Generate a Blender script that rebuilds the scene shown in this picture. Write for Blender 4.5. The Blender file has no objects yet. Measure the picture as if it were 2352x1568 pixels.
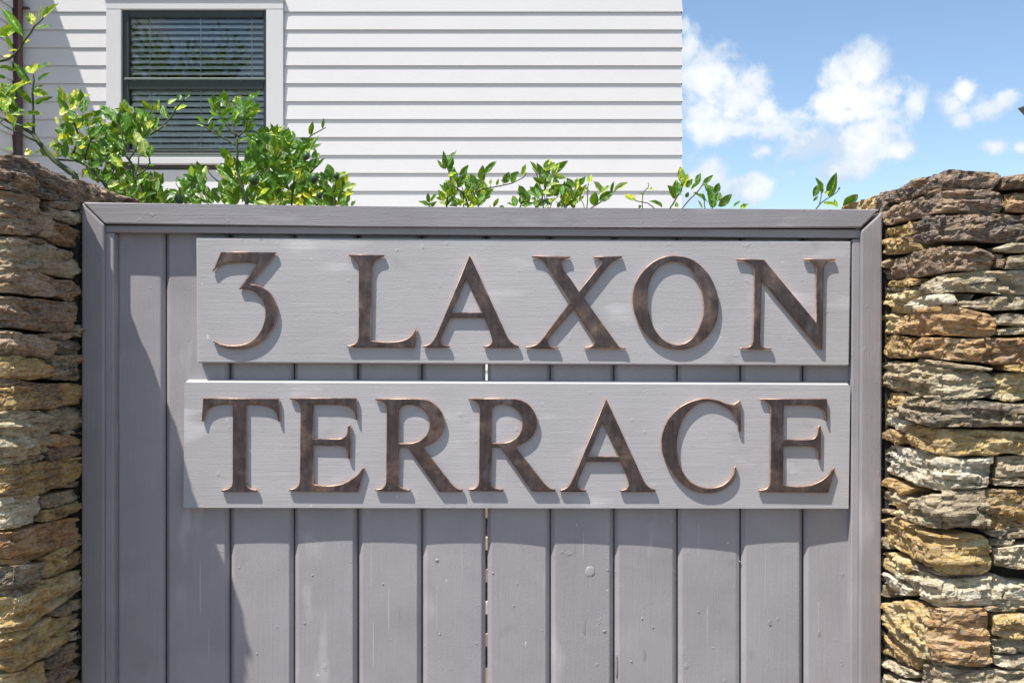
import bpy, bmesh, math, random
from mathutils import Vector, Matrix, noise
R = math.radians
random.seed(7)

# ------------------------------------------------------------------ camera, sky, sun, exposure
SC = bpy.context.scene
CAMY, EYE, F = -1.6, 1.45, 2352.0          # camera stands 1.6 m in front of the gate, eye 1.45 m up; F in display pixels
cam = bpy.data.cameras.new('camera'); camo = bpy.data.objects.new('camera', cam); SC.collection.objects.link(camo)
cam.lens = 36.0; cam.sensor_width = 36.0; cam.clip_start = 0.02; cam.clip_end = 6000
camo.location = (0, CAMY, EYE); camo.rotation_euler = (R(90), 0, 0); SC.camera = camo
SUN_DIR = Vector((1.22, 1.0, -3.3)).normalized()      # the way the light travels
SUN_EL = math.asin(-SUN_DIR.z)
sun = bpy.data.lights.new('sun', 'SUN'); suno = bpy.data.objects.new('sun', sun); SC.collection.objects.link(suno)
sun.energy = 5.0; sun.angle = R(0.5); sun.color = (1.0, 0.955, 0.89)
suno.rotation_euler = SUN_DIR.to_track_quat('-Z', 'Y').to_euler(); suno.location = (-3, -4, 9)
VS = SC.view_settings
VS.view_transform = 'Standard'; VS.look = 'None'; VS.gamma = 1; VS.use_curve_mapping = False
VS.exposure = 0.58

def px(x, y, Y=0.0):
    """display pixel (2352 wide) to a point on the plane at depth Y"""
    d = Y - CAMY
    return Vector(((x - 1176) / F * d, Y, EYE + (784 - y) / F * d))

W = bpy.data.worlds.new('World'); SC.world = W; W.use_nodes = True
def build_world():
    nt = W.node_tree; N = nt.nodes; L = nt.links; N.clear()
    out = N.new('ShaderNodeOutputWorld'); bg = N.new('ShaderNodeBackground'); bg.inputs[1].default_value = 0.118
    sky = N.new('ShaderNodeTexSky'); sky.sky_type = 'NISHITA'; sky.sun_disc = False
    sky.sun_elevation = SUN_EL; sky.sun_rotation = math.atan2(-SUN_DIR.x, -SUN_DIR.y)
    sky.air_density = 1.0; sky.dust_density = 0.15; sky.ozone_density = 2.0
    tc = N.new('ShaderNodeTexCoord'); sp = N.new('ShaderNodeSeparateXYZ'); L.new(tc.outputs['Generated'], sp.inputs[0])
    def math_(op, a, b=None, c=None, clamp=False):
        m = N.new('ShaderNodeMath'); m.operation = op; m.use_clamp = clamp
        for i, v in enumerate((a, b, c)):
            if v is None: continue
            if isinstance(v, (int, float)): m.inputs[i].default_value = v
            else: L.new(v, m.inputs[i])
        return m.outputs[0]
    az = math_('ARCTAN2', sp.outputs[0], sp.outputs[1]); el = math_('ARCSINE', sp.outputs[2])
    cb = N.new('ShaderNodeCombineXYZ'); L.new(az, cb.inputs[0]); L.new(el, cb.inputs[1])
    # cloud heaps, as directions in the sky (display pixel centre and radii turned into angles)
    blobs = [(1615,190,85,95),(1690,225,80,75),(1600,265,70,50),(1762,258,45,40),(1582,110,34,50),(1665,300,70,35),(1720,190,45,40),
             (1995,155,68,58),(1940,222,75,48),(2010,225,85,55),(1990,262,110,26),(2098,238,34,42),(1930,175,35,25),
             (1790,300,75,50),(1850,335,100,48),(1980,335,105,55),(2000,300,58,42),(1930,385,110,32),(1755,345,50,25),(2060,345,40,25),
             (2188,246,52,40),(2262,248,62,36),(2215,220,32,34),(2308,230,38,24),(2205,272,36,26),
             (1630,405,50,45),(1595,425,60,55),(1665,440,60,35),(1725,437,45,38),(2290,338,40,24),(2345,338,26,18),(1572,62,12,26)]
    best = None
    for (cx, cy, rx, ry) in blobs:
        u, v = (cx - 1176) / F, (784 - cy) / F
        a, e = math.atan(u), math.atan(v / math.sqrt(1 + u * u))
        ra, re = rx / F / (1 + u * u), ry / F / math.sqrt(1 + u * u)
        s = N.new('ShaderNodeVectorMath'); s.operation = 'SUBTRACT'; L.new(cb.outputs[0], s.inputs[0]); s.inputs[1].default_value = (a, e, 0)
        m = N.new('ShaderNodeVectorMath'); m.operation = 'MULTIPLY'; L.new(s.outputs[0], m.inputs[0]); m.inputs[1].default_value = (1 / ra, 1 / re, 0)
        d = N.new('ShaderNodeVectorMath'); d.operation = 'LENGTH'; L.new(m.outputs[0], d.inputs[0])
        best = d.outputs['Value'] if best is None else math_('SMOOTH_MIN', best, d.outputs['Value'], 0.25)
    def fbm(scale, det, rough, off):
        mp = N.new('ShaderNodeMapping'); mp.inputs['Location'].default_value = off; L.new(tc.outputs['Generated'], mp.inputs[0])
        n = N.new('ShaderNodeTexNoise'); n.inputs['Scale'].default_value = scale; n.inputs['Detail'].default_value = det
        n.inputs['Roughness'].default_value = rough; n.inputs['Distortion'].default_value = 0.15; L.new(mp.outputs[0], n.inputs['Vector']); return n.outputs['Fac']
    n1 = fbm(26, 14, 0.62, (0.3, 0.1, 0.7)); n2 = fbm(5.0, 7, 0.55, (4.1, 2.2, 1.7)); n3 = fbm(14, 6, 0.6, (1.3, 5.1, 0.7))
    heap = math_('SUBTRACT', 1.20, best)                                            # >0 inside a heap
    heap = math_('ADD', heap, math_('MULTIPLY', math_('SUBTRACT', n1, 0.5), 3.0))
    # elsewhere round the sky: the same sort of scattered cumulus
    dist = N.new('ShaderNodeVectorMath'); dist.operation = 'DISTANCE'; L.new(cb.outputs[0], dist.inputs[0]); dist.inputs[1].default_value = (0.36, 0.22, 0)
    away = math_('MULTIPLY', math_('SUBTRACT', dist.outputs['Value'], 0.30), 6.0, clamp=True)
    band = math_('MULTIPLY', math_('SUBTRACT', n2, 0.50), 9.0)
    band = math_('ADD', band, math_('MULTIPLY', math_('SUBTRACT', n1, 0.5), 1.6))
    mixf = N.new('ShaderNodeMix'); L.new(away, mixf.inputs[0]); L.new(heap, mixf.inputs[2]); L.new(band, mixf.inputs[3])
    ss = N.new('ShaderNodeMapRange'); ss.interpolation_type = 'SMOOTHSTEP'; L.new(mixf.outputs[0], ss.inputs[0])
    ss.inputs[1].default_value = 0.0; ss.inputs[2].default_value = 0.78
    up = math_('GREATER_THAN', sp.outputs[2], 0.0)
    mask = math_('MULTIPLY', math_('MULTIPLY', ss.outputs[0], up), 0.93)
    shade = N.new('ShaderNodeMapRange'); L.new(math_('ADD', n3, math_('MULTIPLY', mixf.outputs[0], 0.14)), shade.inputs[0])
    shade.inputs[1].default_value = 0.50; shade.inputs[2].default_value = 0.74
    cc = N.new('ShaderNodeMix'); cc.data_type = 'RGBA'; L.new(shade.outputs[0], cc.inputs[0])
    cc.inputs[6].default_value = (3.7, 4.4, 5.25, 1); cc.inputs[7].default_value = (6.0, 6.05, 6.1, 1)
    mx = N.new('ShaderNodeMix'); mx.data_type = 'RGBA'; L.new(mask, mx.inputs[0]); L.new(sky.outputs[0], mx.inputs[6]); L.new(cc.outputs[2], mx.inputs[7])
    L.new(mx.outputs[2], bg.inputs[0]); L.new(bg.outputs[0], out.inputs[0])
build_world()

# ------------------------------------------------------------------ helpers
COL = SC.collection
def lin(r, g, b):
    f = lambda c: ((c / 255 + 0.055) / 1.055) ** 2.4 if c > 10 else c / 255 / 12.92
    return (f(r), f(g), f(b), 1)
def tag(o, label=None, cat=None, group=None, kind=None):
    if label: o['label'] = label
    if cat: o['category'] = cat
    if group: o['group'] = group
    if kind: o['kind'] = kind
    return o
def thing(name, loc, label, cat, group=None):
    o = bpy.data.objects.new(name, None); o.location = loc; o.empty_display_size = 0.1; COL.objects.link(o)
    return tag(o, label, cat, group)
def adopt(o, parent):
    o.parent = parent
    if parent.type == 'EMPTY': o.matrix_parent_inverse = Matrix.Translation(-parent.location)
def mesh(name, V, Fc, mats, parent=None, smooth=False, mi=None):
    m = bpy.data.meshes.new(name); m.from_pydata([tuple(v) for v in V], [], Fc)
    for k in (mats if isinstance(mats, (list, tuple)) else [mats]): m.materials.append(k)
    if smooth: m.polygons.foreach_set('use_smooth', [True] * len(m.polygons))
    if mi: m.polygons.foreach_set('material_index', mi)
    m.update()
    o = bpy.data.objects.new(name, m); COL.objects.link(o)
    if parent: adopt(o, parent)
    return o
def from_bm(name, bm, mats, parent=None, smooth=False):
    m = bpy.data.meshes.new(name); bmesh.ops.recalc_face_normals(bm, faces=bm.faces); bm.to_mesh(m); bm.free()
    for k in (mats if isinstance(mats, (list, tuple)) else [mats]): m.materials.append(k)
    if smooth: m.polygons.foreach_set('use_smooth', [True] * len(m.polygons))
    o = bpy.data.objects.new(name, m); COL.objects.link(o)
    if parent: adopt(o, parent)
    return o
def bm_box(bm, a, b):
    xs, ys, zs = (a[0], b[0]), (a[1], b[1]), (a[2], b[2])
    v = [bm.verts.new((xs[i], ys[j], zs[k])) for i in (0, 1) for j in (0, 1) for k in (0, 1)]
    for f in ((0,1,3,2),(4,6,7,5),(0,4,5,1),(2,3,7,6),(0,2,6,4),(1,5,7,3)): bm.faces.new([v[i] for i in f])
def box(name, a, b, mat, parent=None, bev=0.0):
    bm = bmesh.new(); bm_box(bm, a, b)
    if bev: bmesh.ops.bevel(bm, geom=bm.edges[:], offset=bev, segments=2, affect='EDGES', profile=0.5)
    return from_bm(name, bm, mat, parent)
def prism(name, pts, back, mat, parent=None, bev=0.0, seg=2, top=0.0):
    """front polygon (3-D points) extruded back along +Y"""
    bm = bmesh.new(); n = len(pts)
    a = [bm.verts.new(p) for p in pts]; b = [bm.verts.new(Vector(p) + Vector((0, back, 0))) for p in pts]
    bm.faces.new(a); bm.faces.new(b[::-1])
    for i in range(n): bm.faces.new((a[i], a[(i + 1) % n], b[(i + 1) % n], b[i]))
    if top:
        e = bm.edges.get((a[0], a[1])); bmesh.ops.bevel(bm, geom=[e], offset=top, segments=1, affect='EDGES')
    if bev: bmesh.ops.bevel(bm, geom=bm.edges[:], offset=bev, segments=seg, affect='EDGES', profile=0.5)
    return from_bm(name, bm, mat, parent)
def tube_bm(bm, pts, rads, n=7, cap=True):
    rings = []
    for i, p in enumerate(pts):
        t = (pts[min(i + 1, len(pts) - 1)] - pts[max(i - 1, 0)]).normalized()
        s = t.cross(Vector((0.3, 0.9, 0.31))).normalized(); u = s.cross(t)
        rings.append([bm.verts.new(p + (s * math.cos(2 * math.pi * k / n) + u * math.sin(2 * math.pi * k / n)) * rads[i]) for k in range(n)])
    for a, b in zip(rings, rings[1:]):
        for k in range(n): bm.faces.new((a[k], a[(k + 1) % n], b[(k + 1) % n], b[k]))
    if cap: bm.faces.new(rings[0][::-1]); bm.faces.new(rings[-1])
def tube(name, pts, rads, mat, parent, n=7):
    bm = bmesh.new(); tube_bm(bm, pts, rads, n); return from_bm(name, bm, mat, parent, True)

class NT:
    """small wrapper for procedural materials"""
    def __init__(s, name):
        s.m = bpy.data.materials.new(name); s.m.use_nodes = True; s.n = s.m.node_tree.nodes; s.l = s.m.node_tree.links
        s.p = s.n['Principled BSDF']; s.out = s.n['Material Output']
    def coord(s, kind='Object', scale=(1, 1, 1), loc=(0, 0, 0), rnd=False):
        t = s.n.new('ShaderNodeTexCoord'); src = t.outputs[kind]
        if rnd:
            oi = s.n.new('ShaderNodeObjectInfo'); v = s.n.new('ShaderNodeVectorMath'); v.operation = 'MULTIPLY_ADD'
            s.l.new(oi.outputs['Random'], v.inputs[0]); v.inputs[1].default_value = (3.1, 5.7, 4.3); s.l.new(src, v.inputs[2]); src = v.outputs[0]
        m = s.n.new('ShaderNodeMapping'); m.inputs['Scale'].default_value = scale; m.inputs['Location'].default_value = loc
        s.l.new(src, m.inputs[0]); return m.outputs[0]
    def noise(s, vec, scale=5, det=4, rough=0.55, dist=0.0):
        t = s.n.new('ShaderNodeTexNoise'); s.l.new(vec, t.inputs['Vector']); t.inputs['Scale'].default_value = scale
        t.inputs['Detail'].default_value = det; t.inputs['Roughness'].default_value = rough; t.inputs['Distortion'].default_value = dist; return t.outputs['Fac']
    def ramp(s, fac, stops):
        r = s.n.new('ShaderNodeValToRGB'); s.l.new(fac, r.inputs[0]); e = r.color_ramp.elements
        while len(e) < len(stops): e.new(0.5)
        for el, (p, c) in zip(e, stops): el.position = p; el.color = c
        return r.outputs[0]
    def mr(s, v, a, b, c=0.0, d=1.0):
        r = s.n.new('ShaderNodeMapRange'); s.l.new(v, r.inputs[0])
        for i, q in enumerate((a, b, c, d)): r.inputs[i + 1].default_value = q
        return r.outputs[0]
    def mix(s, fac, a, b, mode='MIX'):
        r = s.n.new('ShaderNodeMix'); r.data_type = 'RGBA'; r.blend_type = mode
        for i, v in ((0, fac), (6, a), (7, b)):
            if isinstance(v, (int, float, tuple)): r.inputs[i].default_value = v
            else: s.l.new(v, r.inputs[i])
        return r.outputs[2]
    def math(s, op, a, b=0.0):
        r = s.n.new('ShaderNodeMath'); r.operation = op
        for i, v in ((0, a), (1, b)):
            if isinstance(v, (int, float)): r.inputs[i].default_value = v
            else: s.l.new(v, r.inputs[i])
        return r.outputs[0]
    def bump(s, h, strength=0.3, dist=0.002, prev=None):
        b = s.n.new('ShaderNodeBump'); s.l.new(h, b.inputs['Height']); b.inputs['Strength'].default_value = strength; b.inputs['Distance'].default_value = dist
        if prev: s.l.new(prev, b.inputs['Normal'])
        return b.outputs[0]
    def set(s, **k):
        for a, v in k.items():
            i = s.p.inputs[a.replace('_', ' ')]
            if isinstance(v, (int, float, tuple)): i.default_value = v
            else: s.l.new(v, i)
        return s.m

def g3(v): return (v, v, v, 1)
def paint(name, base, axis, gloss=0.5, var=0.10, relief=0.5, chips=True):
    """brushed, weathered paint on timber; axis = grain direction"""
    t = NT(name)
    sc = {'x': (1.0, 30, 30), 'z': (30, 30, 1.0), 'y': (30, 1, 30)}[axis]
    a = t.coord(scale=sc, rnd=True); b = t.coord(rnd=True)
    grain = t.noise(a, 5.5, 5, 0.65); fine = t.noise(a, 16, 3, 0.6); blot = t.noise(b, 7, 5, 0.6, 0.4); spk = t.noise(b, 260, 2, 0.5); peel = t.noise(b, 420, 3, 0.6)
    c = t.mix(t.mr(blot, 0.3, 0.7, 0.0, 1.0), tuple(x * (1 - var) for x in base[:3]) + (1,), tuple(min(1, x * (1 + var)) for x in base[:3]) + (1,))
    c = t.mix(t.mr(grain, 0.25, 0.8, 0.0, 0.10), c, tuple(min(1, x * 1.5) for x in base[:3]) + (1,))
    # faint runs and scuffs along the grain
    run = t.noise(t.coord(scale=tuple(0.7 if q == 1.0 else 2.2 for q in sc), rnd=True), 9, 3, 0.5)
    c = t.mix(t.mr(run, 0.62, 0.72, 0.0, 0.38), c, tuple(min(1, x * 1.75) for x in base[:3]) + (1,))
    c = t.mix(t.mr(t.noise(b, 16, 3, 0.5), 0.68, 0.78, 0.0, 0.35), c, tuple(x * 0.55 for x in base[:3]) + (1,))
    if chips: c = t.mix(t.mr(t.noise(b, 85, 2, 0.45), 0.775, 0.80, 0.0, 0.8), c, (0.62, 0.6, 0.58, 1))
    h = t.bump(grain, 0.3 * relief, 0.003); h = t.bump(fine, 0.5 * relief, 0.0012, h); h = t.bump(peel, 0.5 * relief, 0.0014, h)
    h = t.bump(t.mr(t.noise(b, 60, 2, 0.5), 0.70, 0.80), 0.5 * relief, 0.002, h)
    return t.set(Base_Color=c, Roughness=t.mr(spk, 0, 1, gloss - 0.08, gloss + 0.14), Normal=h)

M = {}
GATE = (0.322, 0.300, 0.314, 1); SIGN = (0.405, 0.388, 0.397, 1)
M['paint_h'] = paint('gate_paint_horizontal', GATE, 'x', 0.5, 0.10, 0.5)
FRAME = tuple(c * 0.86 for c in GATE[:3]) + (1,)
M['frame_h'] = paint('frame_paint_horizontal', FRAME, 'x', 0.5, 0.10, 0.5); M['frame_v'] = paint('frame_paint_vertical', FRAME, 'z', 0.5, 0.12, 0.5)
M['paint_v'] = paint('gate_paint_vertical', GATE, 'z', 0.5, 0.12, 0.5)
M['sign'] = paint('sign_paint', SIGN, 'x', 0.5, 0.07, 0.38)
t = NT('bare_wood'); M['wood'] = t.set(Base_Color=t.ramp(t.noise(t.coord(scale=(30, 30, 2)), 5), [(0.3, lin(70, 52, 40)), (0.7, lin(140, 110, 82))]), Roughness=0.8)

def stone_mat(name, cols, lichen, dark):
    t = NT(name)
    u = t.coord(rnd=True); s = t.coord(scale=(1.0, 1.0, 5.0), rnd=True)
    big = t.noise(u, 9, 5, 0.6, 0.6); st = t.noise(s, 26, 6, 0.68, 0.8); fi = t.noise(s, 95, 5, 0.7, 0.4); li = t.noise(u, 15, 6, 0.65, 0.5); gr = t.noise(u, 320, 3, 0.6)
    oi = t.n.new('ShaderNodeObjectInfo')
    f = t.math('ADD', t.math('MULTIPLY', big, 0.6), t.math('MULTIPLY', st, 0.75)); f = t.math('ADD', f, t.math('MULTIPLY', t.math('SUBTRACT', oi.outputs['Random'], 0.5), 0.22))
    c = t.ramp(f, [(0.50, cols[0]), (0.62, cols[1]), (0.72, cols[2]), (0.86, cols[3])])
    c = t.mix(t.mr(li, 0.56, 0.70, 0.0, 0.8), c, lichen)
    c = t.mix(t.mr(t.noise(u, 11, 5, 0.6, 0.3), 0.58, 0.72, 0.0, 0.75), c, dark)
    c = t.mix(t.mr(fi, 0.42, 0.62, 0.0, 0.6), c, t.mix(0.75, c, (0.86, 0.79, 0.68, 1)))
    c = t.mix(t.mr(st, 0.32, 0.45, 0.65, 0.0), c, t.mix(0.8, c, (0.03, 0.025, 0.02, 1)))
    h = t.bump(st, 1.0, 0.014); h = t.bump(fi, 1.0, 0.008, h); h = t.bump(gr, 0.6, 0.002, h)
    return t.set(Base_Color=c, Roughness=0.82, Normal=h)
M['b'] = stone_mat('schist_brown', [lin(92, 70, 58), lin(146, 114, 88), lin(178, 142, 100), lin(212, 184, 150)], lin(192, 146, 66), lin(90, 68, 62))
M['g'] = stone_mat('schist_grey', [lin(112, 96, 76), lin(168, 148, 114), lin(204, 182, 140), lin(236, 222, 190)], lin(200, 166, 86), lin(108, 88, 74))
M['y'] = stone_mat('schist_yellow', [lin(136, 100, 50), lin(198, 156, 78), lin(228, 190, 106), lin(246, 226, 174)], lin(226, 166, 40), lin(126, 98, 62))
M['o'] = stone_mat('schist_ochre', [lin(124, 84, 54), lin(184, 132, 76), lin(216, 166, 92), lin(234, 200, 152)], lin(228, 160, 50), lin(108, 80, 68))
M['l'] = stone_mat('schist_pale', [lin(152, 132, 98), lin(208, 188, 146), lin(232, 216, 178), lin(248, 240, 218)], lin(224, 190, 100), lin(134, 112, 92))
t = NT('wall_core'); M['core'] = t.set(Base_Color=t.ramp(t.noise(t.coord(), 60), [(0.3, g3(0.02)), (0.7, (0.055, 0.047, 0.038, 1))]), Roughness=0.95)

def white_paint(name, base, rough=0.5):
    t = NT(name); a = t.coord(rnd=True); c = t.mix(t.mr(t.noise(a, 3, 5), 0.3, 0.7), tuple(x * 0.965 for x in base[:3]) + (1,), base)
    g = t.noise(t.coord(scale=(2, 2, 30), rnd=True), 9, 3)
    c = t.mix(t.mr(g, 0.55, 0.8, 0, 0.12), c, tuple(x * 0.86 for x in base[:3]) + (1,))
    h = t.bump(t.noise(a, 140, 3), 0.12, 0.002)
    return t.set(Base_Color=c, Roughness=rough, Normal=h)
M['white'] = white_paint('weatherboard_paint', (0.605, 0.59, 0.587, 1))
t = NT('lap_shade_dark'); M['lap_shade'] = t.set(Base_Color=t.mix(t.noise(t.coord(), 40, 4), (0.05, 0.05, 0.042, 1), (0.12, 0.12, 0.10, 1)), Roughness=0.9)  # shadow line under each board's lap, painted into the underside colour
M['trim'] = white_paint('window_trim_paint', (0.57, 0.558, 0.56, 1))
t = NT('dark_joinery'); M['joinery'] = t.set(Base_Color=t.mix(t.noise(t.coord(), 20), (0.018, 0.024, 0.022, 1), (0.03, 0.04, 0.036, 1)), Roughness=0.32)
t = NT('blind_slat_paint'); M['slat'] = t.set(Base_Color=t.mix(t.noise(t.coord(), 30), (0.80, 0.80, 0.80, 1), (0.86, 0.86, 0.85, 1)), Roughness=0.5)
t = NT('cord_white'); M['cord'] = t.set(Base_Color=t.mix(t.noise(t.coord(), 80), g3(0.6), g3(0.72)), Roughness=0.8)
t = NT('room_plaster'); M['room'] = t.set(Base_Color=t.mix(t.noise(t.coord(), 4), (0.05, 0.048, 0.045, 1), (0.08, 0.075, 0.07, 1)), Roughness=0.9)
t = NT('cupboard_wood'); M['cupboard'] = t.set(Base_Color=t.ramp(t.noise(t.coord(scale=(30, 30, 3)), 4), [(0.3, (0.33, 0.14, 0.05, 1)), (0.7, (0.5, 0.24, 0.09, 1))]), Roughness=0.5)
t = NT('downpipe_brown'); M['pipe'] = t.set(Base_Color=t.mix(t.noise(t.coord(), 12), (0.050, 0.023, 0.019, 1), (0.075, 0.036, 0.030, 1)), Roughness=0.38)
def glass_mat():
    t = NT('window_glass'); t.n.remove(t.p)
    tr = t.n.new('ShaderNodeBsdfTransparent'); tr.inputs[0].default_value = (0.955, 0.97, 0.96, 1)
    gl = t.n.new('ShaderNodeBsdfGlossy'); gl.inputs['Roughness'].default_value = 0.0; gl.inputs[0].default_value = (0.95, 0.97, 1, 1)
    wob = t.bump(t.noise(t.coord(), 2.5, 2), 0.05, 0.004); t.l.new(wob, gl.inputs['Normal'])
    fr = t.n.new('ShaderNodeFresnel'); fr.inputs[0].default_value = 1.5
    mx = t.n.new('ShaderNodeMixShader'); t.l.new(fr.outputs[0], mx.inputs[0]); t.l.new(tr.outputs[0], mx.inputs[1]); t.l.new(gl.outputs[0], mx.inputs[2])
    t.l.new(mx.outputs[0], t.out.inputs[0]); return t.m
M['glass'] = glass_mat()
def bronze():
    t = NT('aged_bronze'); geo = t.n.new('ShaderNodeNewGeometry'); sp = t.n.new('ShaderNodeSeparateXYZ'); t.l.new(geo.outputs['Normal'], sp.inputs[0])
    a = t.coord(rnd=True); n1 = t.noise(a, 55, 6, 0.65, 0.4); n2 = t.noise(t.coord(scale=(1, 1, 0.12), rnd=True), 130, 5, 0.65); n3 = t.noise(a, 240, 3)
    face = t.ramp(t.math('ADD', t.math('MULTIPLY', n1, 0.5), t.math('MULTIPLY', n2, 0.5)), [(0.34, (0.04, 0.027, 0.026, 1)), (0.52, (0.075, 0.053, 0.051, 1)), (0.68, (0.13, 0.105, 0.102, 1))])
    copper = t.ramp(n1, [(0.3, (0.30, 0.15, 0.095, 1)), (0.7, (0.78, 0.50, 0.36, 1))])
    edge = t.mr(sp.outputs[1], -0.93, -0.55)
    warm = t.mr(t.noise(a, 16, 4, 0.55), 0.50, 0.72, 0.0, 0.5)
    c = t.mix(warm, face, t.mix(0.55, face, copper)); c = t.mix(edge, c, copper)
    c = t.mix(t.mr(t.noise(t.coord(scale=(1, 1, 0.35), rnd=True), 40, 5, 0.65), 0.58, 0.74, 0.0, 0.38), c, (0.24, 0.23, 0.25, 1))
    h = t.bump(n2, 0.35, 0.0012); h = t.bump(n3, 0.25, 0.0006, h)
    return t.set(Base_Color=c, Metallic=t.mr(edge, 0, 1, 0.4, 0.7), Roughness=t.mr(n1, 0.3, 0.7, 0.30, 0.50), Normal=h)
M['bronze'] = bronze()

def ground_mats():
    t = NT('footpath_concrete'); a = t.coord(); M['concrete'] = t.set(Base_Color=t.mix(t.noise(a, 6, 6), (0.13, 0.085, 0.062, 1), (0.20, 0.140, 0.108, 1)), Roughness=0.9, Normal=t.bump(t.noise(a, 180), 0.3, 0.003))
    t = NT('road_asphalt'); a = t.coord(); M['asphalt'] = t.set(Base_Color=t.mix(t.noise(a, 200, 3), (0.04, 0.04, 0.042, 1), (0.08, 0.08, 0.08, 1)), Roughness=0.9)
    t = NT('lawn'); a = t.coord(); M['lawn'] = t.set(Base_Color=t.mix(t.noise(a, 25, 6), (0.035, 0.07, 0.018, 1), (0.09, 0.14, 0.04, 1)), Roughness=0.95)
    t = NT('kerb_concrete'); M['kerb'] = t.set(Base_Color=t.mix(t.noise(t.coord(), 12, 6), (0.3, 0.3, 0.28, 1), (0.42, 0.41, 0.39, 1)), Roughness=0.9)
    t = NT('terrace_gravel'); a = t.coord(); M['gravel'] = t.set(Base_Color=t.mix(t.noise(a, 90, 5), (0.58, 0.535, 0.49, 1), (0.72, 0.67, 0.62, 1)), Roughness=0.95, Normal=t.bump(t.noise(a, 120), 0.6, 0.01))
    t = NT('brick_clay'); a = t.coord(rnd=True); oi = t.n.new('ShaderNodeObjectInfo')
    c = t.ramp(oi.outputs['Random'], [(0.0, lin(150, 128, 112)), (0.4, lin(196, 176, 152)), (0.75, lin(120, 92, 80)), (1.0, lin(214, 204, 186))])
    M['brick'] = t.set(Base_Color=t.mix(t.mr(t.noise(a, 40, 5), 0.3, 0.7, 0.0, 0.4), c, (0.1, 0.07, 0.06, 1)), Roughness=0.9)
    t = NT('mortar'); M['mortar'] = t.set(Base_Color=t.mix(t.noise(t.coord(), 60), g3(0.05), g3(0.12)), Roughness=0.95)
    t = NT('roof_metal'); M['roof'] = t.set(Base_Color=t.mix(t.noise(t.coord(), 3), (0.05, 0.05, 0.055, 1), (0.075, 0.075, 0.08, 1)), Roughness=0.5)
ground_mats()

# ------------------------------------------------------------------ the setting
def sheet(name, x0, x1, y0, y1, z, mat, under=0.3):
    return tag(box(name, (x0, y0, z - under), (x1, y1, z), mat), kind='structure')
sheet('ground', -900, 900, -900, 900, -0.16, M['lawn'], 0.5)
sheet('footpath', -60, 60, -2.6, 2.96, 0.0, M['concrete'], 0.15)
sheet('road', -60, 60, -10, -2.76, -0.12, M['asphalt'], 0.03)
tag(box('kerb', (-60, -2.757, -0.15), (60, -2.603, 0.004), M['kerb'], bev=0.02), kind='structure')
sheet('garden_terrace', -14, 14, 3.12, 20, 0.64, M['gravel'], 0.79)

# ------------------------------------------------------------------ brick retaining wall of the terrace, seen through the gate's open joint
bw = thing('brick_wall', (0, 3.0, 0), 'low brick retaining wall glimpsed through the open joint between the palings', 'brick wall')
box('mortar_bed', (-2.2, 3.016, 0.0), (2.2, 3.115, 0.705), M['mortar'], bw)
bmb = bmesh.new(); bm_box(bmb, (-0.11, -0.05, -0.031), (0.11, 0.05, 0.031)); bmesh.ops.bevel(bmb, geom=bmb.edges[:], offset=0.004, segments=1, affect='EDGES')
brick_me = bpy.data.meshes.new('brick'); bmesh.ops.recalc_face_normals(bmb, faces=bmb.faces); bmb.to_mesh(brick_me); bmb.free(); brick_me.materials.append(M['brick'])
for r in range(10):
    for c in range(-4, 4):
        o = bpy.data.objects.new('brick', brick_me); COL.objects.link(o)
        o.location = (c * 0.23 + (0.115 if r % 2 else 0), 3.054 + random.uniform(-.003, .003), 0.036 + r * 0.0722); adopt(o, bw)

# ------------------------------------------------------------------ stone walls
ZO = {1: (0, 600, 1.96), 2: (0, 1300, 2.24), 3: (0, 2000, 2.1457), 4: (3396, 600, 1.96), 5: (3396, 1300, 2.24), 6: (3396, 2000, 2.1457)}
WD = 0.197                       # the walls stand this far in front of the gate
def pl(s): return [tuple(float(v) for v in q.split(',')) for q in s.split()]
def to_disp(z, p):
    x0, y0, sc = ZO[z]
    x, y = p
    if z <= 3 and x <= -39: x -= 130
    if z == 4 and x >= 1419: x += 130
    if z >= 5 and x >= 1619: x += 130
    return ((x0 + x / sc) / 1.7415, (y0 + y / sc) / 1.7415)
class Face:
    """corner of a wall: front face at Y=-WD, reveal face at X=xr; unwrapped coordinate u (0 at the corner, + along the reveal)"""
    def __init__(s, xr): s.xr = xr; s.sg = 1 if xr > 0 else -1
    def from_px(s, x, y):
        xc = 1176 + s.xr * F / (-WD - CAMY)
        if (x - xc) * s.sg >= 0:
            p = px(x, y, -WD); return (-(p.x - s.xr) * s.sg, p.z)
        d = s.xr * F / (x - 1176)
        return (d + CAMY + WD, EYE + (784 - y) / F * d)
    def at(s, u, z):
        k = min(1, max(0, (u + 0.014) / 0.028)); k = k * k * (3 - 2 * k)
        n = Vector((-s.sg * k, -(1 - k), 0)).normalized()
        p = Vector((s.xr + (-u * s.sg if u < 0 else 0), -WD + (u if u > 0 else 0), z))
        return p - n * (0.010 * math.exp(-(u / 0.013) ** 2)), n
def resample(P, n):
    d = [0]
    for a, b in zip(P, P[1:]): d.append(d[-1] + math.dist(a, b))
    out = []; j = 0
    for i in range(n):
        q = d[-1] * i / (n - 1)
        while j < len(d) - 2 and d[j + 1] < q: j += 1
        f = (q - d[j]) / max(1e-9, d[j + 1] - d[j]); f = min(1, max(0, f))
        out.append((P[j][0] + (P[j + 1][0] - P[j][0]) * f, P[j][1] + (P[j + 1][1] - P[j][1]) * f))
    return out
SEED = [0]
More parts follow.
